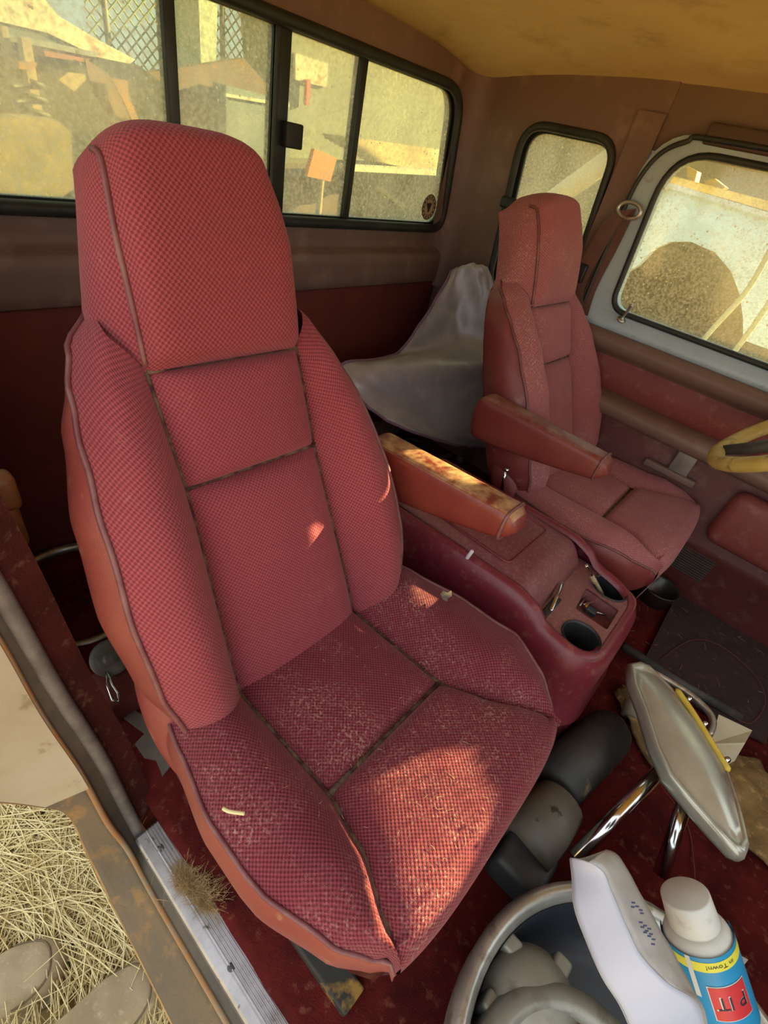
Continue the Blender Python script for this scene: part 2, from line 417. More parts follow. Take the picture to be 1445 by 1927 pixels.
# trim header above the door
V, F = plate([(-0.56, 1.09), (0.74, 1.12), (0.74, 1.28), (-0.56, 1.28)], [], lambda x, z, w: (x, YF + 0.005 + w, z), 0.05); obj('header_panel', V, F, M['trim2'], wall_left, smooth=False)
MB().box((-0.42, YF - 0.03, 1.118), (0.72, YF + 0.01, 1.16), 0.006).build('header_trim', mat('dark_header_trim', '#4a3a34', '#54423a', scale=6, rough=0.6), wall_left)
# B-pillar trim with belt guide between the quarter window and the door
V, F = plate([(-0.60, 0.55), (-0.53, 0.55), (-0.53, 1.16), (-0.60, 1.16)], [], lambda x, z, w: (x, YF - 0.012 + w, z), 0.012); obj('pillar_trim', V, F, M['trim'], wall_left, smooth=False)
# rubber around the door opening and the door glass run
obj('glass_run', *tube([(p[0], YF - 0.022, p[1]) for p in dh], 0.008, 8, closed=True), M['rubber'], door)
V, F = plate(dh, [], lambda x, z, w: (x, YF + 0.012 + w, z), 0.0008); obj('pane', V, F, M['glass_d'], door, smooth=False)
op = [(DX0 + 0.005, YF - 0.03, 0.10), (DX0 + 0.0, YF - 0.03, 0.5), (DX0 - 0.004, YF - 0.03, 0.9), (DX0 + 0.008, YF - 0.03, 1.05), (DX0 + 0.07, YF - 0.03, 1.115), (DX0 + 0.2, YF - 0.03, 1.13), (0.6, YF - 0.03, 1.13)]
obj('weatherstrip', *tube(spline(op, 8), 0.006, 8), M['rubber'], door)
# moulded trim panel: swept profile (distance into the cab, height)
def sweep(name, prof, x0, x1, m, parent, nx=30, wob=0.0):
    n = len(prof) - 1
    def f(u, v):
        k = min(int(v * n), n - 1); t = v * n - k; a, b = prof[k], prof[k + 1]
        x = x0 + (x1 - x0) * u
        return (x, YF - 0.02 - (a[0] + (b[0] - a[0]) * t), a[1] + (b[1] - a[1]) * t + wob * mnoise.noise((x * 5, k, 0)))
    V, F, UV = grid(f, nx, n); return obj(name, V, F, m, parent)
sweep('window_ledge', [(0.0, 0.722), (0.006, 0.716), (0.012, 0.69), (0.014, 0.676), (0.0, 0.672)], DX0 + 0.01, DX1, M['paint'], door)
sweep('sill_roll', [(0.0, 0.678), (0.030, 0.676), (0.040, 0.668), (0.044, 0.655), (0.042, 0.640), (0.034, 0.628), (0.016, 0.618), (0.010, 0.610)], DX0 + 0.012, DX1, M['trim'], door)
M['doorred'] = mat('door_red_vinyl', '#7d3f3b', '#74332f', '#8a5a50', scale=5, scale3=20, rough=0.6, bump=0.15, bscale=300)
sweep('upper_panel', [(0.012, 0.614), (0.014, 0.60), (0.018, 0.592), (0.019, 0.535), (0.014, 0.525), (0.010, 0.505)], DX0 + 0.012, DX1, M['doorred'], door)
sweep('armrest_ledge', [(0.010, 0.522), (0.055, 0.520), (0.072, 0.512), (0.078, 0.496), (0.074, 0.478), (0.060, 0.466), (0.022, 0.455), (0.016, 0.44)], DX0 + 0.012, 0.56, M['trim'], door, wob=0.003)
sweep('lower_panel', [(0.018, 0.462), (0.022, 0.44), (0.024, 0.26), (0.034, 0.235), (0.036, 0.215), (0.028, 0.20), (0.026, 0.05), (0.02, 0.03)], DX0 + 0.012, DX1, mat('door_lower_vinyl', '#5d2b27', '#542722', '#6d4840', scale=5, scale3=18, rough=0.55, bump=0.15, bscale=300), door)
# pull cup in the armrest and its chrome-grey plate
p = at(1285, 850, 1, YF - 0.055)
cup = MB().box((p.x - 0.075, YF - 0.062, p.z - 0.085), (p.x + 0.075, YF - 0.035, p.z - 0.062), 0.006).build('pull_shelf', M['trim'], door)
MB().box((p.x - 0.01, YF - 0.060, p.z - 0.062), (p.x + 0.045, YF - 0.050, p.z + 0.015), 0.004).build('pull_plate', mat('grey_plate', '#8d8a84', '#7d7a72', scale=30, rough=0.4, metal=0.4), cup)
q = at(1300, 1050, 1, YF - 0.05)
g = MB()
for k in range(14): g.box((q.x - 0.06, YF - 0.052, q.z - 0.055 + k * 0.008), (q.x + 0.06, YF - 0.047, q.z - 0.0515 + k * 0.008))
g.build('speaker_grille', M['dark'], door, smooth=False)
MB().box((0.09, YF - 0.10, 0.27), (0.40, YF - 0.04, 0.44), 0.03).build('map_pocket', M['doorred'], door)
k = at(1170, 600, 1, YF - 0.03)
lk = MB(); lk.add(*lathe([(0, 0), (0.013, 0), (0.013, 0.004), (0.006, 0.006), (0.0035, 0.012), (0.004, 0.045), (0.0055, 0.05), (0.003, 0.055), (0, 0.055)], (k.x, k.y, k.z - 0.004), 12, (0.25, -0.35, 1))); lk.build('lock_knob', M['chrome_dull'], door)

# ------------------------------------------------------------------ near side: sill, rocker and the rear door jamb
def jl(px, py, x): return at(px, py, 0, x)
JX = [(-0.475, -60, 1050), (-0.475, 5, 1150), (-0.46, 100, 1310), (-0.43, 180, 1430), (-0.395, 232, 1530), (-0.36, 262, 1586)]
inner_c = [jl(px, py, x) for x, px, py in JX]
inner_c = [at(-420, 640, 0, -0.475), at(-200, 860, 0, -0.475)] + inner_c + [Vector((-0.30, 0.060, 0.0)), Vector((0.0, 0.060, 0.0)), Vector((0.9, 0.060, 0.0))]
lip_c = [at(-440, 700, 0, -0.47), at(-220, 920, 0, -0.47), jl(-80, 1105, -0.47), jl(-5, 1205, -0.465), jl(75, 1345, -0.45), jl(150, 1455, -0.42), jl(200, 1545, -0.385), jl(240, 1600, -0.355), Vector((-0.28, 0.042, -0.012)), Vector((0.0, 0.042, -0.012)), Vector((0.9, 0.042, -0.012))]
out_c = [at(-700, 1100, 0, -0.47), at(-600, 1300, 0, -0.47), at(-400, 1420, 0, -0.47), at(-200, 1480, 0, -0.465), at(-60, 1500, 0, -0.455), jl(60, 1512, -0.44), jl(130, 1530, -0.42), jl(165, 1600, -0.39), at(210, 1690, 2, -0.03), at(270, 1810, 2, -0.05), Vector((0.9, -0.03, -0.06))]
def dens(c, n=8): return spline(c, n)
A, B, Cc = dens(inner_c), dens(lip_c), dens(out_c)
def strip(name, a, b, m, parent=None, sag=0.0, nv=6, dirv=(0, 0, -1)):
    L = len(a) - 1; d = Vector(dirv)
    V, F, UV = grid(lambda u, v: a[round(u * L)].lerp(b[round(u * L)], v) + d * sag * sin(pi * v), L, nv)
    return obj(name, V, F, m, parent)
sill = struct(strip('trim_1', B, Cc, M['rocker'], sag=0.003), 'dirt covered door sill and rear door jamb, shade at its foot painted in')
solid(sill, 0.004)
L3 = [p + Vector((-0.10, 0.0, -0.16)) for p in Cc]
strip('rocker_face', Cc, L3, M['rocker'], sill)
obj('outer_edge', *tube(Cc, 0.004, 6), mat('rusty_edge', '#a5834e', '#7a5c34', scale=30, rough=0.8), sill)
obj('flange', *tube(B, 0.005, 6), mat('rust_flange', '#8d7a5c', '#9c6d3c', scale=25, rough=0.8), sill)
strip('door_channel', A, B, mat('channel_dirt', '#4c463c', '#5c5242', scale=20, rough=0.9), sill)
strip('inner_return', A, [p + Vector((-0.02, 0.05, -0.012)) for p in A], M['carpet_dark'], sill)
strip('pillar_return', A[:44], [p + Vector((-0.24, 0.035, 0)) for p in A[:44]], M['trim2'], sill)
# white painted face of the jamb above the rocker
ws = struct(obj('trim_2', *tube([p + Vector((0, 0.006, 0.0)) for p in A], 0.010, 8), mat('grey_weatherstrip', '#6d6862', '#57524c', scale=30, rough=0.7)), 'grey rubber weatherstrip of the open door')
nJ = 42  # white stops at the shadow line; dark jamb foot paints its shade
face = struct(obj('trim_3', *grid(lambda u, v: (B[int(u * nJ)].lerp(Cc[int(u * nJ)], v * 0.98) + Vector((0.006, 0, 0.002))), nJ, 5)[:2], M['jamb']), 'white painted jamb face with brown scuffs')
# ribbed aluminium scuff plate
sp = thing('scuff_plate', 'ribbed aluminium scuff plate screwed along the door sill', 'scuff plate', (-0.1, 0.08, 0.0))
prof = [(0.056, -0.006), (0.057, 0.010), (0.060, 0.014), (0.072, 0.0145)]
for k in range(5): y = 0.0745 + k * 0.0047; prof += [(y, 0.0145), (y + 0.0008, 0.0165), (y + 0.0022, 0.0165), (y + 0.003, 0.0145)]
prof += [(0.0985, 0.0145), (0.1005, 0.010)]
V = []; F = []
for i, x in enumerate([-0.362, -0.358] + [-0.34 + 0.05 * k for k in range(26)]):
    for y, z in prof: V.append((x, y, z + 0.006 - (0.004 if i == 0 else 0)))
n = len(prof)
for i in range(27):
    for j in range(n - 1): F.append((i * n + j, i * n + j + 1, (i + 1) * n + j + 1, (i + 1) * n + j))
obj('plate', V, F, M['alu'], sp, smooth=False)
for px, py in ((302, 1596), (435, 1820)):
    p = at(px, py, 2, 0.021); s_ = MB().add(*lathe([(0.0, 0.0022), (0.003, 0.002), (0.0055, 0.0005), (0.006, -0.001)], (p.x, p.y, 0.0205), 14)); s_.build('screw', M['dark'], sp)

# ------------------------------------------------------------------ captain's seats
TH = math.radians(26); SN, CS = sin(TH), cos(TH)
def Bk(y, v, n): return Vector((-0.33 - SN * v + CS * n, y, 0.35 + CS * v + SN * n))
Sw = interp([-0.06, 0.0, 0.285, 0.43, 0.55, 0.66], [0.120, 0.119, 0.107, 0.110, 0.108, 0.095])
Wp = interp([-0.07, -0.045, -0.01, 0.06, 0.16, 0.28, 0.36, 0.42, 0.47, 0.51], [0.150, 0.185, 0.212, 0.226, 0.228, 0.216, 0.203, 0.188, 0.166, 0.125])
Bh = interp([-0.07, -0.04, 0.02, 0.10, 0.22, 0.33, 0.40, 0.45, 0.50], [0.005, 0.032, 0.052, 0.060, 0.055, 0.036, 0.014, -0.006, -0.030])
Wo = interp([-0.07, -0.02, 0.06, 0.16, 0.28, 0.38, 0.45, 0.51], [0.165, 0.215, 0.240, 0.250, 0.238, 0.212, 0.180, 0.127])

def seat(name, label, loc, side, fab, fine, worn, vin, arm_label, far):
    """side = +1 when the armrest stands at +y of the seat"""
    r = thing(name, label, 'car seat', loc)
    O = Vector(loc)
    def ob(nm, V, F, m, uv=None, par=None, smooth=True): return obj(nm, [O + Vector(v) for v in V], F, m, par or r, smooth, uv)
    # --- backrest: two centre pads and the headrest face
    def pad(v0, v1, puff, base=0.0):
        def f(a, b):
            s = 2 * a - 1; v = v0 + (v1 - v0) * b; w = Sw(v) - 0.001
            e = (1 - abs(s) ** 6) * (1 - abs(2 * b - 1) ** 10)
            c = (1 - s * s * 0.6)
            return Bk(s * w, v, base - 0.012 + 0.014 * e ** 0.5 + puff * e * c)
        return f
    ob('lower_back_pad', *[x for x in grid(pad(-0.06, 0.285, 0.016), 28, 44)][:2], fine, grid(pad(-0.06, 0.285, 0.016), 28, 44)[2])
    g = grid(pad(0.285, 0.43, 0.014), 28, 24); ob('middle_back_pad', g[0], g[1], fine, g[2])
    def hr(a, b):
        s = 2 * a - 1; v = 0.43 + 0.235 * min(b / 0.86, 1.0); w = Sw(v)
        e = (1 - abs(s) ** 8) ** 0.5
        nf = -0.012 + 0.014 * e * min(1, b * 20) + 0.030 * min(1, b * 2.2) ** 0.7 * (0.75 + 0.25 * e) + 0.010 * e
        if b > 0.80:
            q = (b - 0.80) / 0.20; ang = q * pi / 2
            v = 0.43 + 0.235 * (0.80 / 0.86) + 0.036 * sin(ang); nf -= 0.10 * (1 - cos(ang))
            w = w * (1 - 0.10 * q * q)
        # rounded shoulders of the top
        tp = max(0, (b - 0.62) / 0.38); v -= 0.028 * tp * abs(s) ** 4; nf -= 0.012 * tp * abs(s) ** 3
        return Bk(s * w, v, nf)
    g = grid(hr, 30, 50); ob('headrest_face', g[0], g[1], fab, g[2])
    # sides of the headrest, flaring towards its foot
    for sg in (-1, 1):
        def hp(b): return Vector(hr(0.5 + 0.5 * sg, b))
        def hq(b):
            v = 0.43 + 0.235 * b / 0.86; t = b / 0.80
            q = Bk(sg * (0.150 - 0.055 * min(1, t * 1.1)), v, -0.098 + 0.01 * t); e = hp(1.0)
            k_ = max(0, (t - 0.6) / 0.4); return q.lerp(e, k_ * k_ * (3 - 2 * k_))
        def hs(a, b):
            p = hp(0.80 * b); q = hq(0.80 * b); w = p.lerp(q, a)
            top = hp(0.80 + 0.20 * a) - hp(0.80).lerp(hq(0.80), a)
            return w + top * b ** 4 + Vector((0, sg * sin(pi * a) * 0.016 * (1 - b ** 4), 0))
        g = grid(hs, 14, 40); ob('headrest_side', g[0], g[1], fab, g[2])
        pts = [Vector(hr(0.5 + 0.5 * sg, k / 40)) + Vector((0.001, sg * 0.001, 0)) for k in range(1, 36)]
        V, F = tube(pts, 0.0035, 6); ob('headrest_piping', V, F, M['piping'])
    # bolsters
    for sg in (-1, 1):
        def bol(a, b):
            v = -0.07 + (0.505 + 0.075 * a) * b; s0 = Sw(v); s1 = max(Wp(v), s0 + 0.004); h = Bh(v)
            prof = (sin(min(a / 0.55, 1) * pi / 2)) ** 0.8
            drop = 0.0 if a < 0.55 else (0.028 + 0.02 * b ** 4) * ((a - 0.55) / 0.45) ** 2
            n = -0.014 + (h + 0.014) * prof - drop
            end = min(1, b / 0.05) ** 0.5
            return Bk(sg * (s0 + (s1 - s0) * a), v, n * end - 0.03 * (1 - end))
        g = grid(bol, 20, 60); ob('back_bolster', g[0], g[1], fab, g[2])
        def vs(a, b):
            v = -0.07 + 0.58 * b; s1 = max(Wp(v), Sw(v) + 0.004); n0 = Vector(bol(1.0, b))
            so_ = Wo(v); rear = Bk(sg * (s1 - 0.015), v, -0.105)
            # quadratic curve bulging outwards
            ctrl = Bk(sg * (so_ + (so_ - s1) * 0.9), v - 0.005, -0.035)
            return n0 * (1 - a) ** 2 + ctrl * 2 * a * (1 - a) + rear * a * a
        g = grid(vs, 16, 60); ob('back_side', g[0], g[1], vin)
        pts = [Vector(bol(1.0, 0.02 + 0.97 * k / 50)) + Vector((0.001, sg * 0.0015, 0)) for k in range(51)]
        V, F = tube(pts, 0.0036, 6); ob('back_piping', V, F, M['piping'])
    def shell(a, b):
        v = -0.10 + 0.735 * b; s = 2 * a - 1
        w = max(Wp(v), 0.11) - 0.012 if v < 0.5 else 0.098 - 0.22 * (v - 0.5)
        return Bk(s * w, v, -0.104 - 0.012 * (1 - s ** 4))
    g = grid(shell, 16, 30); ob('back_shell', g[0], g[1], vin)
    # seams between the pads
    sm = MB()
    for v in (0.285, 0.43): sm.tube([Bk(s * Sw(v), v, -0.010) for s in [-1 + 0.2 * k for k in range(11)]], 0.003, 6)
    for sg in (-1, 1): sm.tube([Bk(sg * Sw(v), v, -0.012) for v in [-0.05 + 0.48 * k / 20 for k in range(21)]], 0.0028, 6)
    ob('back_seam', sm.V, sm.F, M['seam'])
    # --- cushion
    zt = interp([-0.42, -0.30, -0.13, -0.02, 0.03, 0.052, 0.062, 0.06], [0.325, 0.332, 0.340, 0.352, 0.350, 0.335, 0.30, 0.22])
    sf = interp([-0.13, -0.06, 0.02, 0.05], [0.121, 0.142, 0.184, 0.197])
    wc = interp([-0.40, -0.30, -0.20, -0.10, -0.02, 0.02, 0.042], [0.205, 0.228, 0.246, 0.247, 0.230, 0.208, 0.180])
    def seatpad(a, b):
        s = 2 * a - 1; x = -0.41 + 0.28 * b
        e = (1 - abs(s) ** 8) * (1 - max(0, 2 * b - 1) ** 12)
        return (x, s * 0.121, zt(x) - 0.016 + 0.016 * max(e, 0) ** 0.5 + 0.012 * e * (1 - 0.6 * s * s))
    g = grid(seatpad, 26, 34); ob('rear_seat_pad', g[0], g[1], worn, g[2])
    def frontpad(a, b):
        s = 2 * a - 1
        if b < 0.75:
            x = -0.13 + (0.172) * (b / 0.75); w = sf(x)
            e = (1 - abs(s) ** 10) * (1 - (1 - min(1, b * 6)) ** 4)
            z = zt(x) - 0.016 + 0.016 * max(e, 0) ** 0.5 + 0.014 * e * (1 - 0.5 * s * s)
            x -= 0.012 * s ** 4 * (b / 0.75)
        else:
            q = (b - 0.75) / 0.25; w = 0.196 - 0.012 * q
            x = 0.042 + 0.020 * sin(min(1, q * 2) * pi / 2) - 0.02 * max(0, q - 0.5) - 0.012 * s ** 4
            z = zt(0.03) + 0.006 * (1 - 0.5 * s * s) - 0.016 - 0.15 * q ** 1.6 + 0.016 * (1 - abs(s) ** 10) ** 0.5
        return (x, s * w + 0.016 * min(1, b / 0.75), z)
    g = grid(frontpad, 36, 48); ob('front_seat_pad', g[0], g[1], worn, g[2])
    for sg in (-1, 1):
        def cb(a, b):
            x = -0.41 + 0.455 * b
            s0 = 0.121 if x < -0.13 else sf(x)
            big = 1.0 if (sg > 0 and not far) else 0.0
            s1 = max(wc(x) + 0.024 * big * min(1, (1 - b) / 0.3), s0 + 0.004)
            h = (0.030 + 0.010 * big if not far else 0.022) * min(1, (1 - b) / 0.28) ** 0.8 - 0.012 * max(0, (b - 0.75) / 0.25)
            prof = sin(min(a / 0.5, 1) * pi / 2) ** 0.8
            drop = 0 if a < 0.5 else (0.030 - 0.014 * big) * ((a - 0.5) / 0.5) ** 2
            return (x, sg * (s0 + (s1 - s0) * a) + 0.016 * max(0, (x + 0.13) / 0.172), zt(min(x, 0.03)) - 0.016 + (h + 0.016) * prof - drop)
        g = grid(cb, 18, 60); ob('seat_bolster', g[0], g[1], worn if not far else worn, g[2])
        def sk(a, b):
            p = Vector(cb(1.0, b)); x = p.x
            q = Vector((x - 0.02, p.y - sg * 0.035, 0.165))
            c = Vector((x + 0.004, p.y + sg * 0.030, 0.285))
            k_ = max(0, (b - 0.72) / 0.28) ** 1.5; e = Vector((0.045, p.y - sg * 0.008, p.z - 0.045)); q = q.lerp(e, k_); c = c.lerp(p + Vector((0.006, sg * 0.006, -0.02)), k_)
            return p * (1 - a) ** 2 + c * 2 * a * (1 - a) + q * a * a
        g = grid(sk, 14, 50); ob('cushion_side', g[0], g[1], vin)
        V, F = tube([Vector(cb(1.0, k / 50)) + Vector((0, sg * 0.001, 0.001)) for k in range(51)], 0.003, 6); ob('cushion_piping', V, F, M['piping'])
    sm = MB(); sm.tube([(-0.13, s * 0.12, zt(-0.13) - 0.012) for s in (-1, -0.5, 0, 0.5, 1)], 0.005, 6)
    for sg in (-1, 1):
        sm.tube([(-0.40 + 0.02 * k, sg * (0.121 if -0.40 + 0.02 * k < -0.13 else sf(-0.40 + 0.02 * k)) + 0.016 * max(0, (-0.40 + 0.02 * k + 0.13) / 0.172), zt(-0.40 + 0.02 * k) - 0.014) for k in range(22)], 0.004, 6)
    ob('cushion_seam', sm.V, sm.F, M['seam'])
    # front valance under the lip
    def val(a, b):
        s = 2 * a - 1; return (0.050 - 0.03 * b - 0.012 * s ** 4, s * (0.178 + 0.01 * b), 0.20 - 0.04 * b)
    g = grid(val, 14, 4); ob('front_valance', g[0], g[1], vin)
    # pedestal
    pd = MB(); pd.box((-0.34, -0.17, 0.012), (0.01, 0.17, 0.175), 0.01); pd.box((-0.40, -0.20, 0.006), (0.04, -0.16, 0.05), 0.004); pd.box((-0.40, 0.16, 0.006), (0.04, 0.20, 0.05), 0.004)
    ob('pedestal', pd.V, pd.F, M['pedestal'], smooth=False)
    # recliner cover at both sides
    for sg in (-1, 1):
        def rc(a, b):
            ang = b * 2 * pi; rr = 1 - a
            pass
        c = MB()
        def hinge(u, v):
            # leaf-shaped vinyl cover between cushion and backrest
            z = 0.42 - 0.24 * v; w = 0.045 * sin(pi * min(1, 0.08 + v * 0.92)) ** 0.7
            ang = pi * u
            return (-0.385 - 0.10 * (1 - v) * 0.35 + 0.10 * v * 0.75 + w * cos(ang), sg * (0.208 + 0.030 * sin(ang) * sin(pi * min(1, 0.1 + 0.8 * v))), z)
        g = grid(hinge, 14, 24); ob('recliner_cover', g[0], g[1], vin)
    if far:
        lv = MB(); lv.tube([(-0.36, side * 0.245, 0.30), (-0.37, side * 0.252, 0.355), (-0.374, side * 0.254, 0.385)], [0.006, 0.0045, 0.004], 8)
        lv.add(*lathe([(0, 0), (0.006, 0.001), (0.007, 0.006), (0.004, 0.011), (0, 0.012)], (-0.372, side * 0.254, 0.384), 10)); lv.add(*lathe([(0, 0.006), (0.010, 0.004), (0.012, 0)], (-0.36, side * 0.246, 0.30), 12, (0, side, 0)))
        ob('recliner_lever', lv.V, lv.F, M['chrome'])
    # --- folding armrest: tapered, rounded, hooked at its end
    ya = side * (0.292 if not far else 0.275)
    A0 = Vector((-0.50, ya, 0.515)); A1 = Vector((-0.165 if not far else -0.15, ya - side * 0.004, 0.552 if not far else 0.520))
    def armf(u, v):
        p = A0.lerp(A1, v); ang = 2 * pi * u
        top = 0.042 - 0.010 * v; bot = 0.074 - 0.056 * v ** 1.6; hw = 0.034 - 0.004 * v
        e = 1.0
        if v < 0.06: e = (v / 0.06) ** 0.5
        if v > 0.93: e = max(0.0, (1 - v) / 0.07) ** 0.4
        cx, cz = cos(ang), sin(ang)
        sx = abs(cx) ** 0.45 * (1 if cx > 0 else -1); sz = abs(cz) ** (0.42 if cz > 0 else 0.8) * (1 if cz > 0 else -1)
        return p + Vector((0, sx * hw * (0.5 + 0.5 * e), (top if sz > 0 else bot) * sz * e + (0.0)))
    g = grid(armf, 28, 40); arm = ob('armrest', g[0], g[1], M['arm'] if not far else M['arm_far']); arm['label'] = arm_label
    pts = [Vector(armf(0.25, 1)) if False else Vector(armf(u, 0.93)) + Vector((0.003, 0, 0)) for u in [k / 24 for k in range(25)]]
    V, F = tube(pts, 0.003, 6); ob('armrest_piping', V, F, M['piping'], par=arm)
    return r

M['pedestal'] = mat('black_pedestal', '#2a2820', '#1f1e1a', '#8d6a2a', scale=8, scale3=16, rough=0.7, lo3=0.62, hi3=0.7)
seat('bucket_seat', 'large red cloth passenger seat nearest the open door', (0, 0.352, 0), 1, M['fab'], M['fab_fine'], M['fab_seat'], M['vinyl'], 'red vinyl armrest with worn top and painted sun glow', False)
seat('bucket_seat', 'smaller red cloth driver seat at the far door behind the steering wheel', (0, 1.315, 0), -1, M['fab_far'], M['fab_far'], M['fab_far'], M['vinyl_far'], 'dusty red vinyl armrest', True)

# ------------------------------------------------------------------ centre console
KY = 0.868
con = thing('center_console', 'dusty maroon console with cup holders between the two seats', 'console', (-0.2, KY, 0.03))
ktop = interp([-0.53, -0.14, -0.10, -0.06, 0.03, 0.07], [0.355, 0.372, 0.362, 0.332, 0.322, 0.318])
path = rpoly([(-0.54, -0.150), (0.055, -0.150), (0.055, 0.150), (-0.54, 0.150)], [0.03, 0.085, 0.085, 0.03], 10)
full = []
for i in range(len(path)):
    a, b = path[i - 1], path[i]; n = max(1, int((b - a).length / 0.02))
    for k in range(n): full.append(a.lerp(b, k / n))
NP = len(full)
prof = [(0.002, 0.035), (0.008, 0.08), (0.012, 0.118), (0.016, 0.122), (0.016, 0.128), (0.013, 0.132), (0.012, 0.20), (0.010, -0.05), (0.006, -0.025), (-0.003, -0.008), (-0.012, 0.0), (-0.019, -0.0005), (-0.024, -0.003), (-0.028, -0.012)]
V = []; F = []
for i in range(NP):
    t = (full[(i + 1) % NP] - full[i - 1]).normalized(); nr = Vector((t.y, -t.x))
    zt_ = ktop(full[i].x)
    for k, (d, z) in enumerate(prof):
        zz = z if k < 7 else zt_ + z
        q = full[i] + nr * d
        V.append((q.x + (0.03 * max(0, (0.2 - zz) / 0.2) * max(0, min(1, (full[i].x) / 0.05))), KY + q.y, zz))
m_ = len(prof)
for i in range(NP):
    for k in range(m_ - 1): F.append((i * m_ + k, i * m_ + k + 1, ((i + 1) % NP) * m_ + k + 1, ((i + 1) % NP) * m_ + k))
obj('body', V, F, M['console'], con)
# lid with inset panel
def lidf(u, v):
    x = -0.50 + 0.405 * u; s = 2 * v - 1
    z = 0.372
    if u > 0.86: q = (u - 0.86) / 0.14; z -= 0.055 * q ** 2.2
    z -= 0.016 * abs(s) ** 8
    return (x, KY + s * (0.124), z)
V, F, UV = grid(lidf, 50, 30); lid = obj('lid', V, F, M['console_dust'], con); solid(lid, 0.03)
pn = [(-0.46, -0.095), (-0.19, -0.095), (-0.19, 0.085), (-0.46, 0.085)]
obj('lid_groove', *tube([(p[0], KY + p[1], 0.3715) for p in rpoly(pn, 0.015)], 0.0028, 6, closed=True), M['console'], lid)
# front tray deck with recess and cup holders
c1 = at(1093, 1200, 2, 0.315); c2 = at(1147, 1108, 2, 0.315)
rec = [at(px, py, 2, 0.315) for px, py in ((1103, 1108), (1163, 1150), (1141, 1187), (1082, 1147))]
circ = lambda c, r: [(c.x + r * cos(2 * pi * k / 28), c.y + r * sin(2 * pi * k / 28)) for k in range(28)]
dk = rpoly([(-0.115, KY - 0.138), (0.046, KY - 0.138), (0.046, KY + 0.138), (-0.115, KY + 0.138)], [0.01, 0.05, 0.05, 0.01])
rc2 = rpoly([(p.x, p.y) for p in rec], 0.006, 4)
V, F = plate(dk, [circ(c1, 0.036), circ(c2, 0.036), rc2], lambda x, y, w: (x, y, 0.317 - w), 0.004); obj('tray_deck', V, F, M['console_dust'], con, smooth=False)
rm = MB(); n = len(rc2)
rm.add([(p[0], p[1], 0.318) for p in rc2] + [(p[0], p[1], 0.282) for p in rc2], [(i, (i + 1) % n, n + (i + 1) % n, n + i) for i in range(n)] + [tuple(range(n, 2 * n))]); rm.build('coin_tray', M['console_dust'], con, smooth=False)
for c in (c1, c2):
    obj('cup_holder', *lathe([(0.040, 0.317), (0.039, 0.3205), (0.037, 0.320), (0.035, 0.314), (0.0345, 0.26), (0.031, 0.238), (0, 0.236)], (c.x, c.y, 0), 32), M['black'], con)
MB().box((-0.09, KY - 0.115, 0.313), (-0.075, KY - 0.03, 0.322), 0.003).build('pen_slot', M['black'], con)
# small things lying in the console
def capsule(a, b, r, n=10):
    a, b = Vector(a), Vector(b); d = (b - a).normalized() * r * 0.5
    return tube([a, a + d * 0.3, a + d, b - d, b - d * 0.3, b], [r * 0.3, r * 0.8, r, r, r * 0.8, r * 0.3], n)
tag(obj('pen', *capsule(at(1036, 1150, 2, 0.322), at(1058, 1098, 2, 0.335), 0.004), M['chrome']), 'silver pen in the slot behind the cup holders', 'pen')
pen2 = thing('tire_gauge', 'tan and silver stick standing in the far cup holder', 'stick', at(1132, 1118, 2, 0.27))
obj('shaft', *capsule(at(1133, 1120, 2, 0.28), at(1113, 1083, 2, 0.345), 0.0055), mat('tan_stick', '#a5957a', '#8d7a5c', scale=60, rough=0.6), pen2)
obj('tip', *capsule(at(1113, 1083, 2, 0.345), at(1102, 1063, 2, 0.372), 0.0045), M['chrome'], pen2)
kf = thing('key_fob', 'dark key fob with metal keys in the coin tray', 'keys', at(1112, 1148, 2, 0.284))
p = at(1112, 1150, 2, 0.290)
k = MB().box((p.x - 0.012, p.y - 0.008, 0.283), (p.x + 0.012, p.y + 0.010, 0.295), 0.003); k.build('fob', mat('fob_slate', '#3a4448', '#2a3236', scale=50, rough=0.4), kf)
MB().box((p.x - 0.016, p.y - 0.004, 0.291), (p.x - 0.011, p.y + 0.010, 0.297), 0.001).build('brass_clasp', mat('brass', '#c9a050', rough=0.35, metal=0.8), kf)
for a, b in (((1090, 1140), (1100, 1128)), ((1098, 1138), (1120, 1132)), ((1122, 1152), (1140, 1158))): obj('key', *capsule(at(*a, 2, 0.293), at(*b, 2, 0.291), 0.003, 6), M['chrome'], kf)
lit = MB(); rr = random.Random(3)
for i in range(26):
    a = rr.random() * 6.3; q = rr.random() ** 0.5 * 0.027; z = 0.240
    x, y = c1.x + q * cos(a), c1.y + q * sin(a); lit.box((x - 0.003, y - 0.002, z), (x + 0.003, y + 0.002 + rr.random() * 0.003, z + 0.004))
lo = tag(lit.build('debris', mat('grey_crumbs', '#8d8a80', '#b5b0a4', scale=80, rough=0.9)), 'grey crumbs at the bottom of the near cup holder', 'crumbs'); lo['kind'] = 'stuff'

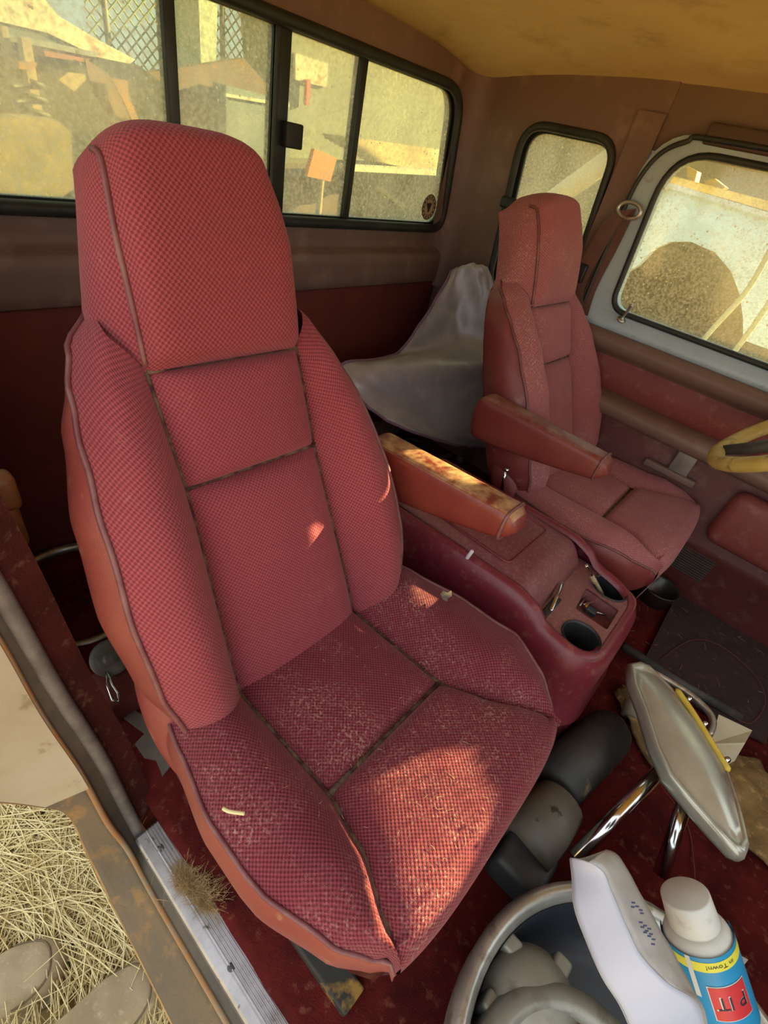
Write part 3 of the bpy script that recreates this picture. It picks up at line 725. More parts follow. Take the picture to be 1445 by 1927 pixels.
# ------------------------------------------------------------------ steering wheel
SWC = Vector((0.132, 1.315, 0.703)); U1 = Vector((0.70, 0, 0.714)); U2 = Vector((0, 1, 0)); UN = U1.cross(U2).normalized()
if UN.x > 0: UN = -UN
sw = thing('steering_wheel', 'cream rimmed steering wheel reaching in at the right edge', 'steering wheel', SWC)
M['wheel'] = mat('cream_wheel_rim', '#cdbb6e', '#b5a050', '#8d7a48', scale=12, scale3=30, rough=0.5)
ring = [SWC + U1 * 0.195 * cos(2 * pi * k / 64) + U2 * 0.195 * sin(2 * pi * k / 64) for k in range(64)]
obj('rim', *tube(ring, 0.0165, 12, closed=True), M['wheel'], sw)
obj('hub', *lathe([(0, -0.03), (0.06, -0.03), (0.075, 0.0), (0.06, 0.02), (0, 0.025)], SWC - UN * 0.02, 28, UN), M['black'], sw)
for ang in (0.6 * pi, -0.6 * pi, pi * 0.97):
    d = U1 * cos(ang) + U2 * sin(ang)
    obj('spoke', *tube([SWC + d * 0.05 - UN * 0.015, SWC + d * 0.12 - UN * 0.01, SWC + d * 0.185], [0.018, 0.014, 0.012], 8), M['dark'], sw)
obj('column', *tube([SWC - UN * 0.03, SWC - UN * 0.45], 0.035, 14), M['black'], sw)

# ------------------------------------------------------------------ dash and windscreen surround beyond the frame
dash = struct(MB().box((0.84, 0.13, 0.30), (1.15, 1.60, 0.68), 0.05).build('trim_5', M['redpanel']), 'dashboard')
struct(MB().box((1.15, -0.02, -0.04), (1.19, 1.70, 0.6), 0.01).build('wall_front', M['redpanel']), 'firewall')
for yy, nm in ((0.10, 'trim_6'), (1.60, 'trim_7')):
    struct(obj(nm, *tube([(1.02, yy, 0.62), (0.76, yy, 1.20)], 0.04, 8), M['trim2']), 'windscreen pillar')

# ------------------------------------------------------------------ silver sunshade behind the driver seat
rows = [[(850, 508), (885, 496), (920, 502)], [(800, 600), (860, 590), (940, 590)], [(742, 668), (840, 655), (940, 650)], [(640, 688), (770, 690), (940, 705)], [(680, 752), (800, 760), (940, 770)], [(752, 802), (840, 815), (945, 825)], [(850, 836), (895, 842), (950, 845)]]
deps = [(-0.97, -0.93, -0.86), (-0.95, -0.90, -0.82), (-0.93, -0.87, -0.80), (-0.90, -0.82, -0.76), (-0.82, -0.76, -0.70), (-0.74, -0.69, -0.65), (-0.655, -0.64, -0.62)]
rows[1][0] = (796, 600)
ctrl = [[at(*r[0], 0, dd[0]), at(*r[1], 0, dd[1]) if at(*r[1], 0, dd[1]).y < 1.5 else at(*r[1], 1, 1.5), at(*r[2], 1, 1.535)] for r, dd in zip(rows, deps)]
rs = [spline(r, 10) for r in ctrl]
cols = [spline([rs[j][i] for j in range(7)], 8) for i in range(21)]
def shade(u, v):
    p = cols[round(u * 20)][round(v * 48)]
    w = 0.010 * mnoise.noise((u * 3 + v * 2, v * 5, 3)) + 0.011 * (abs(mnoise.noise((u * 5 - v * 7, v * 4 + u * 3, 9))) - 0.2) * 2
    w += 0.014 * math.exp(-((v - 0.36 - 0.1 * u) / 0.03) ** 2) * (1 - u)
    return p + Vector((0.7, -0.1, 0.7)) * w
V, F, UV = grid(shade, 20, 48)
sh = thing('sunshade', 'silver folding windscreen sunshade slumped behind the driver seat', 'sunshade', at(890, 842, 0, -0.65))
M['silver'] = mat('silver_cloth', '#b0adaf', '#a29fa4', '#bcb8b6', scale=6, scale3=20, rough=0.38, metal=0.15, bump=0.1, bscale=60)
cl = obj('sheet', V, F, M['silver'], sh); solid(cl, 0.002)
edge = [cols[0][k] for k in range(0, 49, 2)] + [cols[k][48] for k in range(1, 21)]
obj('binding', *tube([shade(0, k / 48) for k in range(0, 49)] + [shade(k / 20, 1) for k in range(1, 21)], 0.0045, 6), mat('purple_binding', '#8a6a86', '#7a5c78', scale=40, rough=0.6), sh)

# ------------------------------------------------------------------ things behind the seats
def ring_at(name, label, cat, c, r, tr, m, tilt=(0, 0, 1)):
    q = Vector((0, 0, 1)).rotation_difference(Vector(tilt).normalized()); c = Vector(c)
    return tag(obj(name, *tube([c + q @ Vector((r * cos(2 * pi * k / 56), r * sin(2 * pi * k / 56), 0)) for k in range(56)], tr, 10, closed=True), m), label, cat)
hc = at(690, 790, 2, 0.10)
hub = thing('hubcap', 'steel hubcap with bright rim lying under the silver sunshade', 'hubcap', (hc.x, hc.y, 0.03))
obj('dish', *lathe([(0, 0.05), (0.06, 0.05), (0.09, 0.035), (0.125, 0.06), (0.13, 0.075)], (hc.x, hc.y, 0.03), 40), M['chrome_dull'], hub)
obj('rim', *tube([(hc.x + 0.135 * cos(2 * pi * k / 48), hc.y + 0.135 * sin(2 * pi * k / 48), 0.105) for k in range(48)], 0.010, 8, closed=True), M['chrome'], hub)
rc = at(95, 1065, 2, 0.12)
ring_at('trim_ring', 'chrome wheel trim ring on the floor behind the passenger seat', 'trim ring', (rc.x + 0.02, rc.y + 0.03, 0.03), 0.15, 0.011, M['chrome_dull'], (0.05, 0.0, 1))
bits = [('spark_plug', (812, 868), (850, 858), 0.011, 'small tan spindle nearest the hubcap on the floor'), ('pipe_fitting', (862, 866), (872, 864), 0.016, 'short round pipe fitting beside the tan spindle'), ('film_tube', (868, 852), (893, 860), 0.014, 'pale tube touching the driver seat behind the console'), ('wood_block', (845, 884), (862, 882), 0.018, 'wooden block behind the console armrest')]
for nm, a, b, r, lb in bits:
    z = 0.06
    pa, pb = at(*a, 2, z), at(*b, 2, z)
    t_ = obj(nm, *capsule(pa, pb, r, 10), mat(nm + '_tan', '#6d5c48', '#57493a', scale=40, rough=0.8)); tag(t_, lb, 'scrap')
for a, r, lb in (((778, 840), 0.05, 'black rubber ring on the floor behind the console, by the sunshade'),):
    p = at(*a, 2, 0.05); ring_at('rubber_ring', lb, 'ring', p, r, 0.012, M['rubber'])

# ------------------------------------------------------------------ passenger footwell: mirror, tub, bottle, envelope, rag
zM = 0.235
mo = [(1187, 1247), (1205, 1243), (1222, 1250), (1262, 1290), (1310, 1350), (1345, 1408), (1372, 1450), (1395, 1520), (1412, 1592), (1405, 1610), (1388, 1602), (1350, 1562), (1300, 1505), (1262, 1460), (1236, 1405), (1212, 1330), (1192, 1280)]
mp = [at(px, py, 2, zM) for px, py in mo]
cen = sum(mp, Vector()) / len(mp)
mir = thing('wing_mirror', 'tarnished silver leaf-shaped wing mirror with reflections in its colour on two chrome tube arms', 'mirror', (cen.x, cen.y, 0.03))
V = []; F = []; n = len(mp); lev = [(1.0, -0.030), (1.015, -0.022), (1.015, -0.008), (0.985, 0.0), (0.93, 0.001), (0.915, -0.003), (0.80, 0.006), (0.5, 0.013), (0.2, 0.016)]
for s_, dz in lev:
    for q in mp: V.append(cen + (q - cen) * s_ + Vector((0, 0, dz)))
for i in range(len(lev) - 1):
    for k in range(n): F.append((i * n + k, i * n + (k + 1) % n, (i + 1) * n + (k + 1) % n, (i + 1) * n + k))
F.append(tuple(range((len(lev) - 1) * n, len(lev) * n))); F.append(tuple(range(n))[::-1])
obj('head', V, F, mat('tarnish_reflection_chrome', '#b8bcae', '#a8a89a', '#8a7266', scale=9, scale3=6, rough=0.28, metal=0.45, lo3=0.5, hi3=0.62), mir)  # tarnish; grey-green base and brown patches also paint sky and cab reflections
ye = [at(px, py, 2, zM + 0.004) for px, py in ((1272, 1296), (1300, 1336), (1330, 1384), (1352, 1420), (1372, 1452))]
obj('amber_strip', *tube(spline(ye, 5), [0.002] + [0.006] * (len(spline(ye, 5)) - 2) + [0.002], 8), mat('yellow_strip', '#d8c050', '#c9a838', scale=30, rough=0.5), mir)
for px, py in ((1297, 1315), (1327, 1362), (1368, 1430)):
    p = at(px, py, 2, zM + 0.008); obj('rivet', *lathe([(0, 0.006), (0.004, 0.005), (0.0055, 0)], p, 12), M['chrome'], mir)
for a, b, zb in (((1268, 1425), (1080, 1615), 0.10), ((1300, 1475), (1243, 1648), 0.10)):
    obj('arm', *tube([at(*a, 2, zM - 0.03), at(*b, 2, zb)], 0.0125, 14), M['chrome'], mir)
br = [at(px, py, 2, 0.16) for px, py in ((1225, 1262), (1290, 1300), (1330, 1335), (1342, 1360), (1335, 1382))]
obj('bracket', *tube(spline(br, 6), 0.007, 8), M['chrome_dull'], mir)

rod = [at(1172, 1215, 2, 0.07), at(1290, 1292, 2, 0.06), at(1392, 1350, 2, 0.05)]
tag(obj('metal_rod', *tube(rod, 0.012, 10), M['dark']), 'dark metal rod running from the console past the mirror', 'rod')

TB = Vector((0.368, 0.312, 0.0)); TR = 0.249
tub = thing('metal_basin', 'large round steel basin with dark inside in the passenger footwell', 'basin', TB)
obj('bowl', *lathe([(0, 0.035), (0.17, 0.035), (0.205, 0.05), (0.218, 0.12), (0.222, 0.150)], TB, 64), mat('navy_bowl', '#2c333c', '#363d44', scale=6, rough=0.4), tub)
obj('rim', *lathe([(0.222, 0.146), (0.226, 0.156), (0.236, 0.164), (0.247, 0.160), (0.250, 0.148), (0.244, 0.10), (0.225, 0.03), (0.17, 0.012), (0, 0.012)], TB, 64), M['chrome_dull'], tub)
h1 = thing('wheel_center_cap', 'grey domed wheel cap with square nubs inside the basin', 'wheel cap', (0.216, 0.327, 0.04))
M['cap'] = mat('grey_zinc', '#8d8c80', '#9c9a8c', '#7a7468', scale=8, scale3=25, rough=0.5, metal=0.4)
obj('dome', *lathe([(0.068, 0.04), (0.068, 0.10), (0.064, 0.125), (0.05, 0.145), (0.03, 0.155), (0, 0.158)], (0.216, 0.327, 0.0), 40), M['cap'], h1)
for k in range(5):
    a = -1.1 + k * 1.256; c = Vector((0.216 + 0.062 * cos(a), 0.327 + 0.062 * sin(a), 0.12))
    MB().box(c - Vector((0.013, 0.013, 0.03)), c + Vector((0.013, 0.013, 0.018)), 0.006).build('nub', M['cap'], h1)
h2 = thing('hub_cover', 'wide grey hub cover with rusty centre in front of the domed cap', 'hub cover', (0.30, 0.253, 0.05))
obj('ring', *lathe([(0.132, 0.07), (0.134, 0.14), (0.130, 0.155), (0.112, 0.162), (0.104, 0.158), (0.100, 0.145)], (0.30, 0.253, 0), 56), M['cap'], h2)
obj('rusty_disc', *lathe([(0, 0.146), (0.03, 0.146), (0.034, 0.150), (0.06, 0.150), (0.092, 0.146), (0.102, 0.144)], (0.30, 0.253, 0), 48), mat('rusty_disc', '#6d4c3a', '#57402f', '#8a6a50', scale=12, scale3=40, rough=0.7), h2)
for k in range(8):
    a = k * pi / 4; obj('bolt_hole', *lathe([(0, 0.153), (0.009, 0.153), (0.009, 0.146)], (0.30 + 0.07 * cos(a), 0.253 + 0.07 * sin(a), 0), 12), M['black'], h2)

# bottle: axis from cap to base
ca = at(1288, 1680, 2, 0.335); cb_ = at(1385, 1985, 2, 0.20)
ax = (cb_ - ca).normalized()
bot = thing('plastic_bottle', 'white plastic bottle with blue and yellow label beside the basin', 'bottle', cb_)
toC = (Vector(CAM) - ca).normalized(); fx = (toC - ax * toC.dot(ax)).normalized(); fy = ax.cross(fx)
def bpt(r, ang, d): return ca + ax * (d * 0.76) + (fx * cos(ang) + fy * sin(ang)) * r
def bl(name, prof, m, n=48):
    V = [bpt(r, 2 * pi * k / n, d) for r, d in prof for k in range(n)]
    F = [(i * n + k, i * n + (k + 1) % n, (i + 1) * n + (k + 1) % n, (i + 1) * n + k) for i in range(len(prof) - 1) for k in range(n)]
    return obj(name, V, F, m, bot)
M['white'] = mat('white_plastic', '#cdd2cc', '#c2c8c0', '#a0a69c', scale=9, scale3=25, rough=0.45, lo3=0.6, hi3=0.8)
RB = 0.040
bl('cap', [(0, -0.001), (0.026, 0.0), (0.028, 0.002), (0.0296, 0.044), (0.0296, 0.047), (0.0, 0.048)], M['white'])
bl('body', [(0.023, 0.046), (0.030, 0.048), (0.034, 0.052), (RB - 0.002, 0.062), (RB, 0.068), (RB, 0.20), (RB - 0.006, 0.206), (0, 0.207)], M['white'])
def band(name, d0, d1, m, lift, a0=-1.9, a1=1.9):
    n = 40; V = [bpt(RB + lift, a0 + (a1 - a0) * k / n, d) for d in (d0, d1) for k in range(n + 1)]
    return obj(name, V, [(k, k + 1, n + 2 + k, n + 1 + k) for k in range(n)], m, bot)
M['lblue'] = mat('label_blue', '#2a8fc0', '#2788b8', scale=10, rough=0.4); M['lyel'] = mat('label_yellow', '#d6d850', '#cfd048', scale=10, rough=0.4)
M['lred'] = mat('label_red', '#c23a40', '#b83238', scale=10, rough=0.4); M['ink'] = mat('label_ink', '#2a2430', rough=0.5)
lab = band('label', 0.060, 0.19, M['lblue'], 0.0006)
def lpatch(name, pts, m, lift):
    """flat label piece: (angle, distance) points on the bottle"""
    V = [bpt(RB + lift, a, d) for a, d in pts]; return obj(name, V, [tuple(range(len(V)))], m, lab)
def lquad(name, a0, a1, d0, d1, m, lift, n=14):
    V = [bpt(RB + lift, a0 + (a1 - a0) * k / n, d) for d in (d0, d1) for k in range(n + 1)]
    return obj(name, V, [(k, k + 1, n + 2 + k, n + 1 + k) for k in range(n)], m, lab)
lquad('yellow_band', -1.9, 1.9, 0.067, 0.082, M['lyel'], 0.0009, 40)
lquad('white_stripe', 0.42, 0.56, 0.060, 0.125, M['white'], 0.0012, 4)
lquad('white_panel', -0.92, 0.22, 0.104, 0.158, M['white'], 0.0012)
lquad('red_panel', -0.90, 0.19, 0.1055, 0.1565, M['lred'], 0.0016)
def letter(txt, size, a_start, d_base, m, lift, asp=1.0):
    cu = bpy.data.curves.new('t', 'FONT'); cu.body = txt; cu.size = size; cu.fill_mode = 'FRONT'; cu.resolution_u = 3
    t = bpy.data.objects.new('t', cu); COL.objects.link(t)
    dg = bpy.context.evaluated_depsgraph_get(); me = bpy.data.meshes.new_from_object(t.evaluated_get(dg))
    V = [bpt(RB + lift, a_start + v.co.x * asp / RB * DIRA, d_base - v.co.y * DIRD) for v in me.vertices]; F = [tuple(p.vertices) for p in me.polygons]
    bpy.data.objects.remove(t); bpy.data.curves.remove(cu); bpy.data.meshes.remove(me)
    return obj('lettering', V, F, m, lab, smooth=False)
DIRA, DIRD = 1, -1
letter('P IT', 0.032, -0.82, 0.119, M['white'], 0.0019, 0.72); letter('P IT', 0.029, -0.80, 0.1205, M['ink'], 0.0022, 0.74)
letter('in Town!', 0.0095, -0.78, 0.0715, M['ink'], 0.0013)

# envelope folded over the bottle and basin
lefte = [(1074, 1614), (1078, 1650), (1082, 1705), (1105, 1770), (1135, 1838), (1168, 1890), (1190, 1940), (1205, 1985)]
folde = [(1108, 1622), (1135, 1640), (1152, 1680), (1180, 1745), (1208, 1800), (1255, 1848), (1312, 1888), (1330, 1960)]
righte = [(1140, 1598), (1164, 1610), (1195, 1662), (1238, 1740), (1272, 1800), (1305, 1862), (1320, 1892), (1338, 1962)]
le = spline([at(*p, 2, 0.36 - 0.004 * i) for i, p in enumerate(lefte)], 5); fe = spline([at(*p, 2, 0.405 - 0.006 * i) for i, p in enumerate(folde)], 5); re_ = spline([at(*p, 2, 0.375 - 0.004 * i) for i, p in enumerate(righte)], 5)
M['paper'] = mat('white_paper', '#b4bac8', '#acb2c0', scale=5, rough=0.7); M['paper2'] = mat('creased_paper', '#b0b0aa', '#a4a49e', '#b8b8b2', scale=12, scale3=30, rough=0.8, bump=0.3, bscale=60)
ev = thing('envelope', 'bulging white envelope with blue print propped on the basin', 'envelope', at(1205, 1985, 2, 0.33))
LE = len(le) - 1
V, F, UV = grid(lambda u, v: le[round(u * LE)].lerp(fe[round(u * LE)], v) + Vector((0, 0, 0.003 * sin(pi * v) + 0.0012 * mnoise.noise((u * 9, v * 3, 7)))), LE, 8); solid(obj('front_sheet', V, F, M['paper'], ev), 0.0012)
V, F, UV = grid(lambda u, v: fe[round(u * LE)].lerp(re_[round(u * LE)], v) + Vector((0, 0, 0.004 * sin(pi * v) + 0.0015 * mnoise.noise((u * 14, v * 3, 2)))), LE, 6); fp = obj('side_fold', V, F, M['paper2'], ev); solid(fp, 0.0012)
V, F, UV = grid(lambda u, v: le[round(u * LE)].lerp(re_[round(u * LE)], v) + Vector((0, 0, -0.004 - 0.012 * sin(pi * v))), LE, 6); solid(obj('back_sheet', V, F, M['paper2'], ev), 0.0012)
ink = mat('blue_print', '#4a5474', '#3c4666', scale=40, rough=0.7)
pr = MB(); rr = random.Random(5)
for (px, py) in [(1191, 1698), (1198, 1705), (1205, 1712), (1190, 1706), (1207, 1718), (1205, 1735), (1213, 1741), (1221, 1747), (1208, 1744), (1216, 1751), (1224, 1757), (1213, 1754), (1221, 1761), (1229, 1767), (1228, 1776)]:
    u = min(1, max(0, (py - 1598) / 362)); 
    a = at(px - 3, py - 1.5, 2, 0.392); b = at(px + 4, py - 0.5, 2, 0.392); d = (at(px, py + 3.5, 2, 0.392) - at(px, py, 2, 0.392)); up = Vector((0, 0, 0.004)); 
    pr.add([a, b, b + d, a + d, a + up * 0.1, b + up * 0.1, b + d + up * 0.1, a + d + up * 0.1], [(0, 1, 2, 3), (4, 5, 6, 7), (0, 1, 5, 4), (1, 2, 6, 5), (2, 3, 7, 6), (3, 0, 4, 7)])
pro = pr.build('printed_marks', ink, ev, smooth=False)

# rag, card, tissue, mat
lf = spline([at(px, py, 2, 0.045) for px, py in ((1150, 1308), (1168, 1350), (1190, 1395), (1222, 1450), (1268, 1492), (1310, 1520), (1360, 1570), (1440, 1640), (1500, 1700))], 5)
rf = spline([at(px, py, 2, 0.045) for px, py in ((1165, 1300), (1200, 1303), (1270, 1340), (1330, 1385), (1370, 1420), (1420, 1440), (1450, 1490), (1480, 1560), (1520, 1640))], 5)
LR = len(lf) - 1
V, F, UV = grid(lambda u, v: lf[round(u * LR)].lerp(rf[round(u * LR)], v) + Vector((0, 0, 0.012 + 0.020 * abs(mnoise.noise((u * 9, v * 3, 4))) + 0.02 * sin(pi * v) + 0.006 * mnoise.noise((u * 40, v * 15, 1)))), LR, 26)
tag(solid(obj('rag', V, F, mat('tan_rag', '#8d7448', '#6d5836', '#b09660', scale=18, scale3=50, rough=1.0, bump=1.0, bscale=300)), 0.006), 'rumpled tan towelling rag on the red carpet under the mirror', 'rag')
cq = [at(px, py, 2, 0.10 + dz) for px, py, dz in ((1352, 1345, 0.02), (1415, 1375, 0.03), (1402, 1398, 0.03), (1382, 1432, 0), (1368, 1440, 0), (1335, 1400, 0))]
tag(solid(obj('paper_card', cq, [(0, 1, 2, 3, 4, 5)], mat('cream_card', '#c9c6a8', '#bdb898', scale=20, rough=0.8), smooth=False), 0.0015), 'small cream card standing beside the mirror', 'card')
tq = [[at(px, py, 2, z) for px, py, z in r] for r in ([(1330, 1770, .2), (1360, 1780, .19), (1408, 1806, .17)], [(1335, 1800, .21), (1365, 1810, .22), (1395, 1822, .18)], [(1340, 1825, .18), (1370, 1840, .2), (1395, 1858, .17)])]
V, F, UV = grid(lambda u, v: tq[round(v * 2)][round(u * 2)], 2, 2)
tag(solid(obj('tissue', V, F, M['paper2'], smooth=False), 0.002), 'crumpled pale tissue behind the plastic bottle', 'tissue')
fm = [at(px, py, 2, 0.042) for px, py in ((1205, 1255), (1268, 1128), (1300, 1120), (1470, 1240), (1440, 1400), (1330, 1345))]
V, F = plate([(p.x, p.y) for p in fm], [], lambda x, y, w: (x, y, 0.040 + w), 0.006)
tag(obj('floor_mat', V, F, mat('dark_mat', '#3a2a28', '#30221f', '#4c3a34', scale=14, scale3=60, rough=0.9, bump=0.5, bscale=200), smooth=False), 'dark flat mat on the driver side floor', 'floor mat')
bk = at(1222, 1130, 2, 0.02)
tag(obj('plastic_bag', *lathe([(0, 0.0), (0.046, 0.0), (0.056, 0.06), (0.060, 0.064), (0.056, 0.066), (0.050, 0.058), (0.041, 0.006), (0, 0.006)], (bk.x, bk.y, 0.022), 28), mat('smoky_plastic', '#3a3830', '#2c2a24', scale=10, rough=0.3)), 'dark translucent tub on the floor below the driver seat', 'tub')

# dark jack parts under the front of the passenger seat
jk = thing('bottle_jack', 'scuffed black cylinder lying in front of the passenger seat by the console', 'cylinder', at(1085, 1430, 2, 0.05))
p0, p1 = at(1150, 1372, 2, 0.085), at(1040, 1480, 2, 0.085)
M['scuff'] = mat('scuffed_black', '#3a3c3a', '#2a2c2b', '#7d6a4c', scale=9, scale3=14, rough=0.55, lo3=0.6, hi3=0.7)
dj = (p1 - p0).normalized()
obj('barrel', *tube([p0 - dj * 0.004, p0, p0 + dj * 0.02, p1], [0.03, 0.045, 0.052, 0.052], 24), M['scuff'], jk)
obj('neck', *tube([p0 - dj * 0.03, p0], 0.018, 14), M['dark'], jk)
cn = at(1182, 1335, 2, 0.06)
cq2 = thing('film_canister', 'small grey canister at the corner of the rag', 'canister', cn)
obj('can', *lathe([(0, 0), (0.017, 0), (0.018, 0.003), (0.018, 0.036), (0.016, 0.040), (0.012, 0.040), (0.011, 0.034), (0, 0.034)], cn + Vector((0.008, -0.02, 0)), 20, (-0.25, 0.9, 0.35)), mat('grey_canister', '#8d8474', '#7d7464', scale=30, rough=0.6), cq2)
g0, g1 = at(1058, 1506, 2, 0.085), at(985, 1595, 2, 0.085)
tag(obj('grey_casing', *tube([g0, g0.lerp(g1, 0.08), g0.lerp(g1, 0.5), g1], [0.03, 0.047, 0.052, 0.05], 20), mat('grey_casing', '#5d5a50', '#6d685c', '#22241f', scale=10, scale3=26, rough=0.6, lo3=0.62, hi3=0.68)), 'grey dented plastic casing under the front edge of the passenger seat', 'casing')
b0 = at(1015, 1635, 2, 0.07)
tag(MB().box((b0.x - 0.07, b0.y - 0.055, 0.015), (b0.x + 0.02, b0.y + 0.03, 0.095), 0.012).build('plastic_case', mat('slate_case', '#2c3234', '#3a4042', scale=14, rough=0.5)), 'dark slate plastic case between the seat and the basin', 'case')

# ------------------------------------------------------------------ seat belts
M['belt'] = mat('maroon_webbing', '#5d443a', '#6a4c42', scale=30, rough=0.8)
def strap(name, pts, w, m, parent=None, wd=(0, 1, 0), th=0.0018):
    P = spline(pts, 6); wd = Vector(wd).normalized()
    V, F, UV = grid(lambda u, v: P[round(v * (len(P) - 1))] + wd * w * (u - 0.5), 2, len(P) - 1)
    return solid(obj(name, V, F, m, parent, smooth=False), th)
db = thing('seat_belt', 'maroon seat belt hanging behind the driver seat with brass tongue', 'seat belt', at(1120, 470, 1, 1.53))
pts = [at(1178, 395, 1, 1.542), at(1150, 420, 1, 1.540), at(1118, 475, 1, 1.538), at(1085, 540, 1, 1.540), at(1080, 600, 1, 1.545)]
strap('webbing', pts, 0.05, M['belt'], db, (1, 0, 0.35))
strap('return_webbing', [at(1186, 395, 1, 1.550), at(1150, 470, 1, 1.550), at(1112, 545, 1, 1.550), at(1095, 600, 1, 1.550)], 0.03, M['belt'], db, (1, 0, 0.35))
p = at(1184, 396, 1, 1.54); obj('guide_ring', *tube([p + Vector((0.03 * cos(a), 0, 0.018 * sin(a))) for a in [2 * pi * k / 24 for k in range(24)]], 0.005, 8, closed=True), M['chrome_dull'], db)
p = at(1085, 508, 1, 1.53); MB().box(p - Vector((0.028, 0.008, 0.028)), p + Vector((0.028, 0.008, 0.020)), 0.004).build('buckle_cover', M['black'], db)
p = at(1073, 533, 1, 1.527); V, F = plate(rpoly([(-0.014, -0.016), (0.014, -0.016), (0.012, 0.018), (-0.012, 0.018)], 0.004, 4), [rpoly([(-0.006, -0.010), (0.006, -0.010), (0.006, 0.0), (-0.006, 0.0)], 0.001, 2)], lambda x, z, w: p + Vector((x, w, z)), 0.003); obj('tongue', V, F, mat('brass_tongue', '#c9a878', '#b08d5c', scale=40, rough=0.4, metal=0.6), db, smooth=False)
pb = thing('seat_belt', 'passenger seat belt strap with tan guide beside the open door jamb', 'seat belt', at(200, 1335, 0, -0.57))
strap('webbing', [at(-60, 880, 0, -0.58), at(0, 1000, 0, -0.58), at(90, 1150, 0, -0.58), at(200, 1335, 0, -0.57)], 0.011, mat('red_webbing', '#6d2c22', '#7d3428', scale=30, rough=0.8), pb, (0.2, 1, 0.3))
M['guide'] = mat('tan_plastic', '#8d5c38', '#7d4c2c', scale=20, rough=0.45)
for (px, py), (a, b) in (((2, 925), (0.016, 0.026)), ((8, 992), (0.020, 0.034))):
    p = at(px, py, 0, -0.60); MB().box(p - Vector((0.015, a, b)), p + Vector((0.015, a, b)), 0.010).build('guide', M['guide'], pb)
rt = thing('belt_retractor', 'belt reel with wheel and slotted plate on the floor by the jamb', 'belt reel', at(225, 1300, 2, 0.0))
p = at(208, 1238, 2, 0.11); obj('reel', *lathe([(0, 0.012), (0.012, 0.012), (0.014, 0.006), (0.022, 0.008), (0.026, 0.002), (0.034, 0.004), (0.036, -0.006)], p, 32, (0.65, -0.15, 0.75)), mat('grey_reel', '#6d6a60', '#5a584e', scale=20, rough=0.5, metal=0.3), rt)
p = at(228, 1305, 2, 0.05); MB().box(p - Vector((0.05, 0.035, 0.045)), p + Vector((0.04, 0.035, 0.035)), 0.005).build('plate', M['redpanel'], rt)
obj('slot_loop', *tube([at(px, py, 2, 0.095) for px, py in ((200, 1255), (212, 1290), (222, 1305), (224, 1320), (212, 1318), (200, 1285))], 0.0025, 6, closed=True), M['chrome'], rt)
gq = [at(px, py, 2, 0.03) for px, py in ((222, 1345), (246, 1334), (288, 1358), (314, 1398), (336, 1424), (306, 1462), (294, 1432), (272, 1428), (254, 1402), (272, 1382), (238, 1356))]
V, F = plate([(q.x, q.y) for q in gq], [], lambda x, y, w: (x, y, 0.006 + w), 0.028); M['greyp'] = mat('grey_plastic_scrap', '#6d6258', '#5c5248', scale=20, rough=0.6)
tag(obj('plastic_bracket', V, F, M['greyp'], smooth=False), 'grey broken plastic bracket on the carpet beside the passenger seat', 'bracket')
kp = at(230, 1448, 2, 0.02); kn = thing('grey_knob', 'round grey knob with chrome screw by the door jamb', 'knob', (kp.x, kp.y, 0.004))  # grey plastic knob held by a chrome screw
obj('disc', *lathe([(0, 0.020), (0.008, 0.020), (0.012, 0.026), (0.020, 0.024), (0.024, 0.012), (0.022, 0.0)], (kp.x, kp.y, 0.004), 20), M['greyp'], kn)
obj('screw', *lathe([(0, 0.028), (0.005, 0.026), (0.006, 0.018)], (kp.x, kp.y, 0.004), 12), M['chrome'], kn)

# ------------------------------------------------------------------ litter: tuft, straws, leaf, threads
def stems(n, place, length, r, seedv, curl=0.4, m=None):
    """thin bent three-sided stalks joined in one mesh"""
    rr = random.Random(seedv); mb = MB()
    for i in range(n):
        p, d, up = place(rr); l = length * (0.5 + rr.random())
        d = Vector(d).normalized(); side = Vector((rr.gauss(0, 1), rr.gauss(0, 1), rr.gauss(0, 0.4))) * curl
        pts = [Vector(p) + d * l * t + side * l * t * t * 0.5 for t in (0, 0.35, 0.7, 1.0)]
        mb.tube(pts, [r, r, r * 0.8, r * 0.4], 3, cap=False)
    return mb
def tuft(rr):
    t = rr.random(); c = at(340 + 62 * t + rr.gauss(0, 9), 1640 + 62 * t + rr.gauss(0, 9), 2, 0.022)
    return c, (rr.gauss(0, 1), rr.gauss(0, 1), 0.25 + abs(rr.gauss(0, 0.5))), None
t_ = stems(2600, tuft, 0.014, 0.00026, 11, 0.9).build('fur_tuft', mat('tan_fur', '#c4a878', '#a88c5c', scale=60, rough=0.9)); tag(t_, 'tan tuft of fur caught on the aluminium scuff plate', 'fur tuft'); t_['kind'] = 'stuff'
def onseat(rr):
    x = rr.uniform(-0.28, 0.04); y = 0.352 + rr.gauss(0, 0.09); return (x, y, 0.366), (rr.gauss(0, 1), rr.gauss(0, 1), 0.05), None
M['lint'] = mat('pale_lint', '#c9b08c', '#b09a78', scale=60, rough=0.9)
t_ = stems(110, onseat, 0.006, 0.00020, 12, 0.8).build('lint', M['lint']); tag(t_, 'pale lint and straw bits scattered on the passenger seat cushion', 'lint'); t_['kind'] = 'stuff'
def onfloor(rr):
    if rr.random() < 0.35: q = at(rr.uniform(240, 420), rr.uniform(1470, 1700), 2, 0.008)
    elif rr.random() < 0.5: q = at(rr.uniform(1180, 1445), rr.uniform(1090, 1330), 2, 0.05)
    else: q = at(rr.uniform(1090, 1445), rr.uniform(1330, 1640), 2, 0.012)
    return q, (rr.gauss(0, 1), rr.gauss(0, 1), 0.08), None
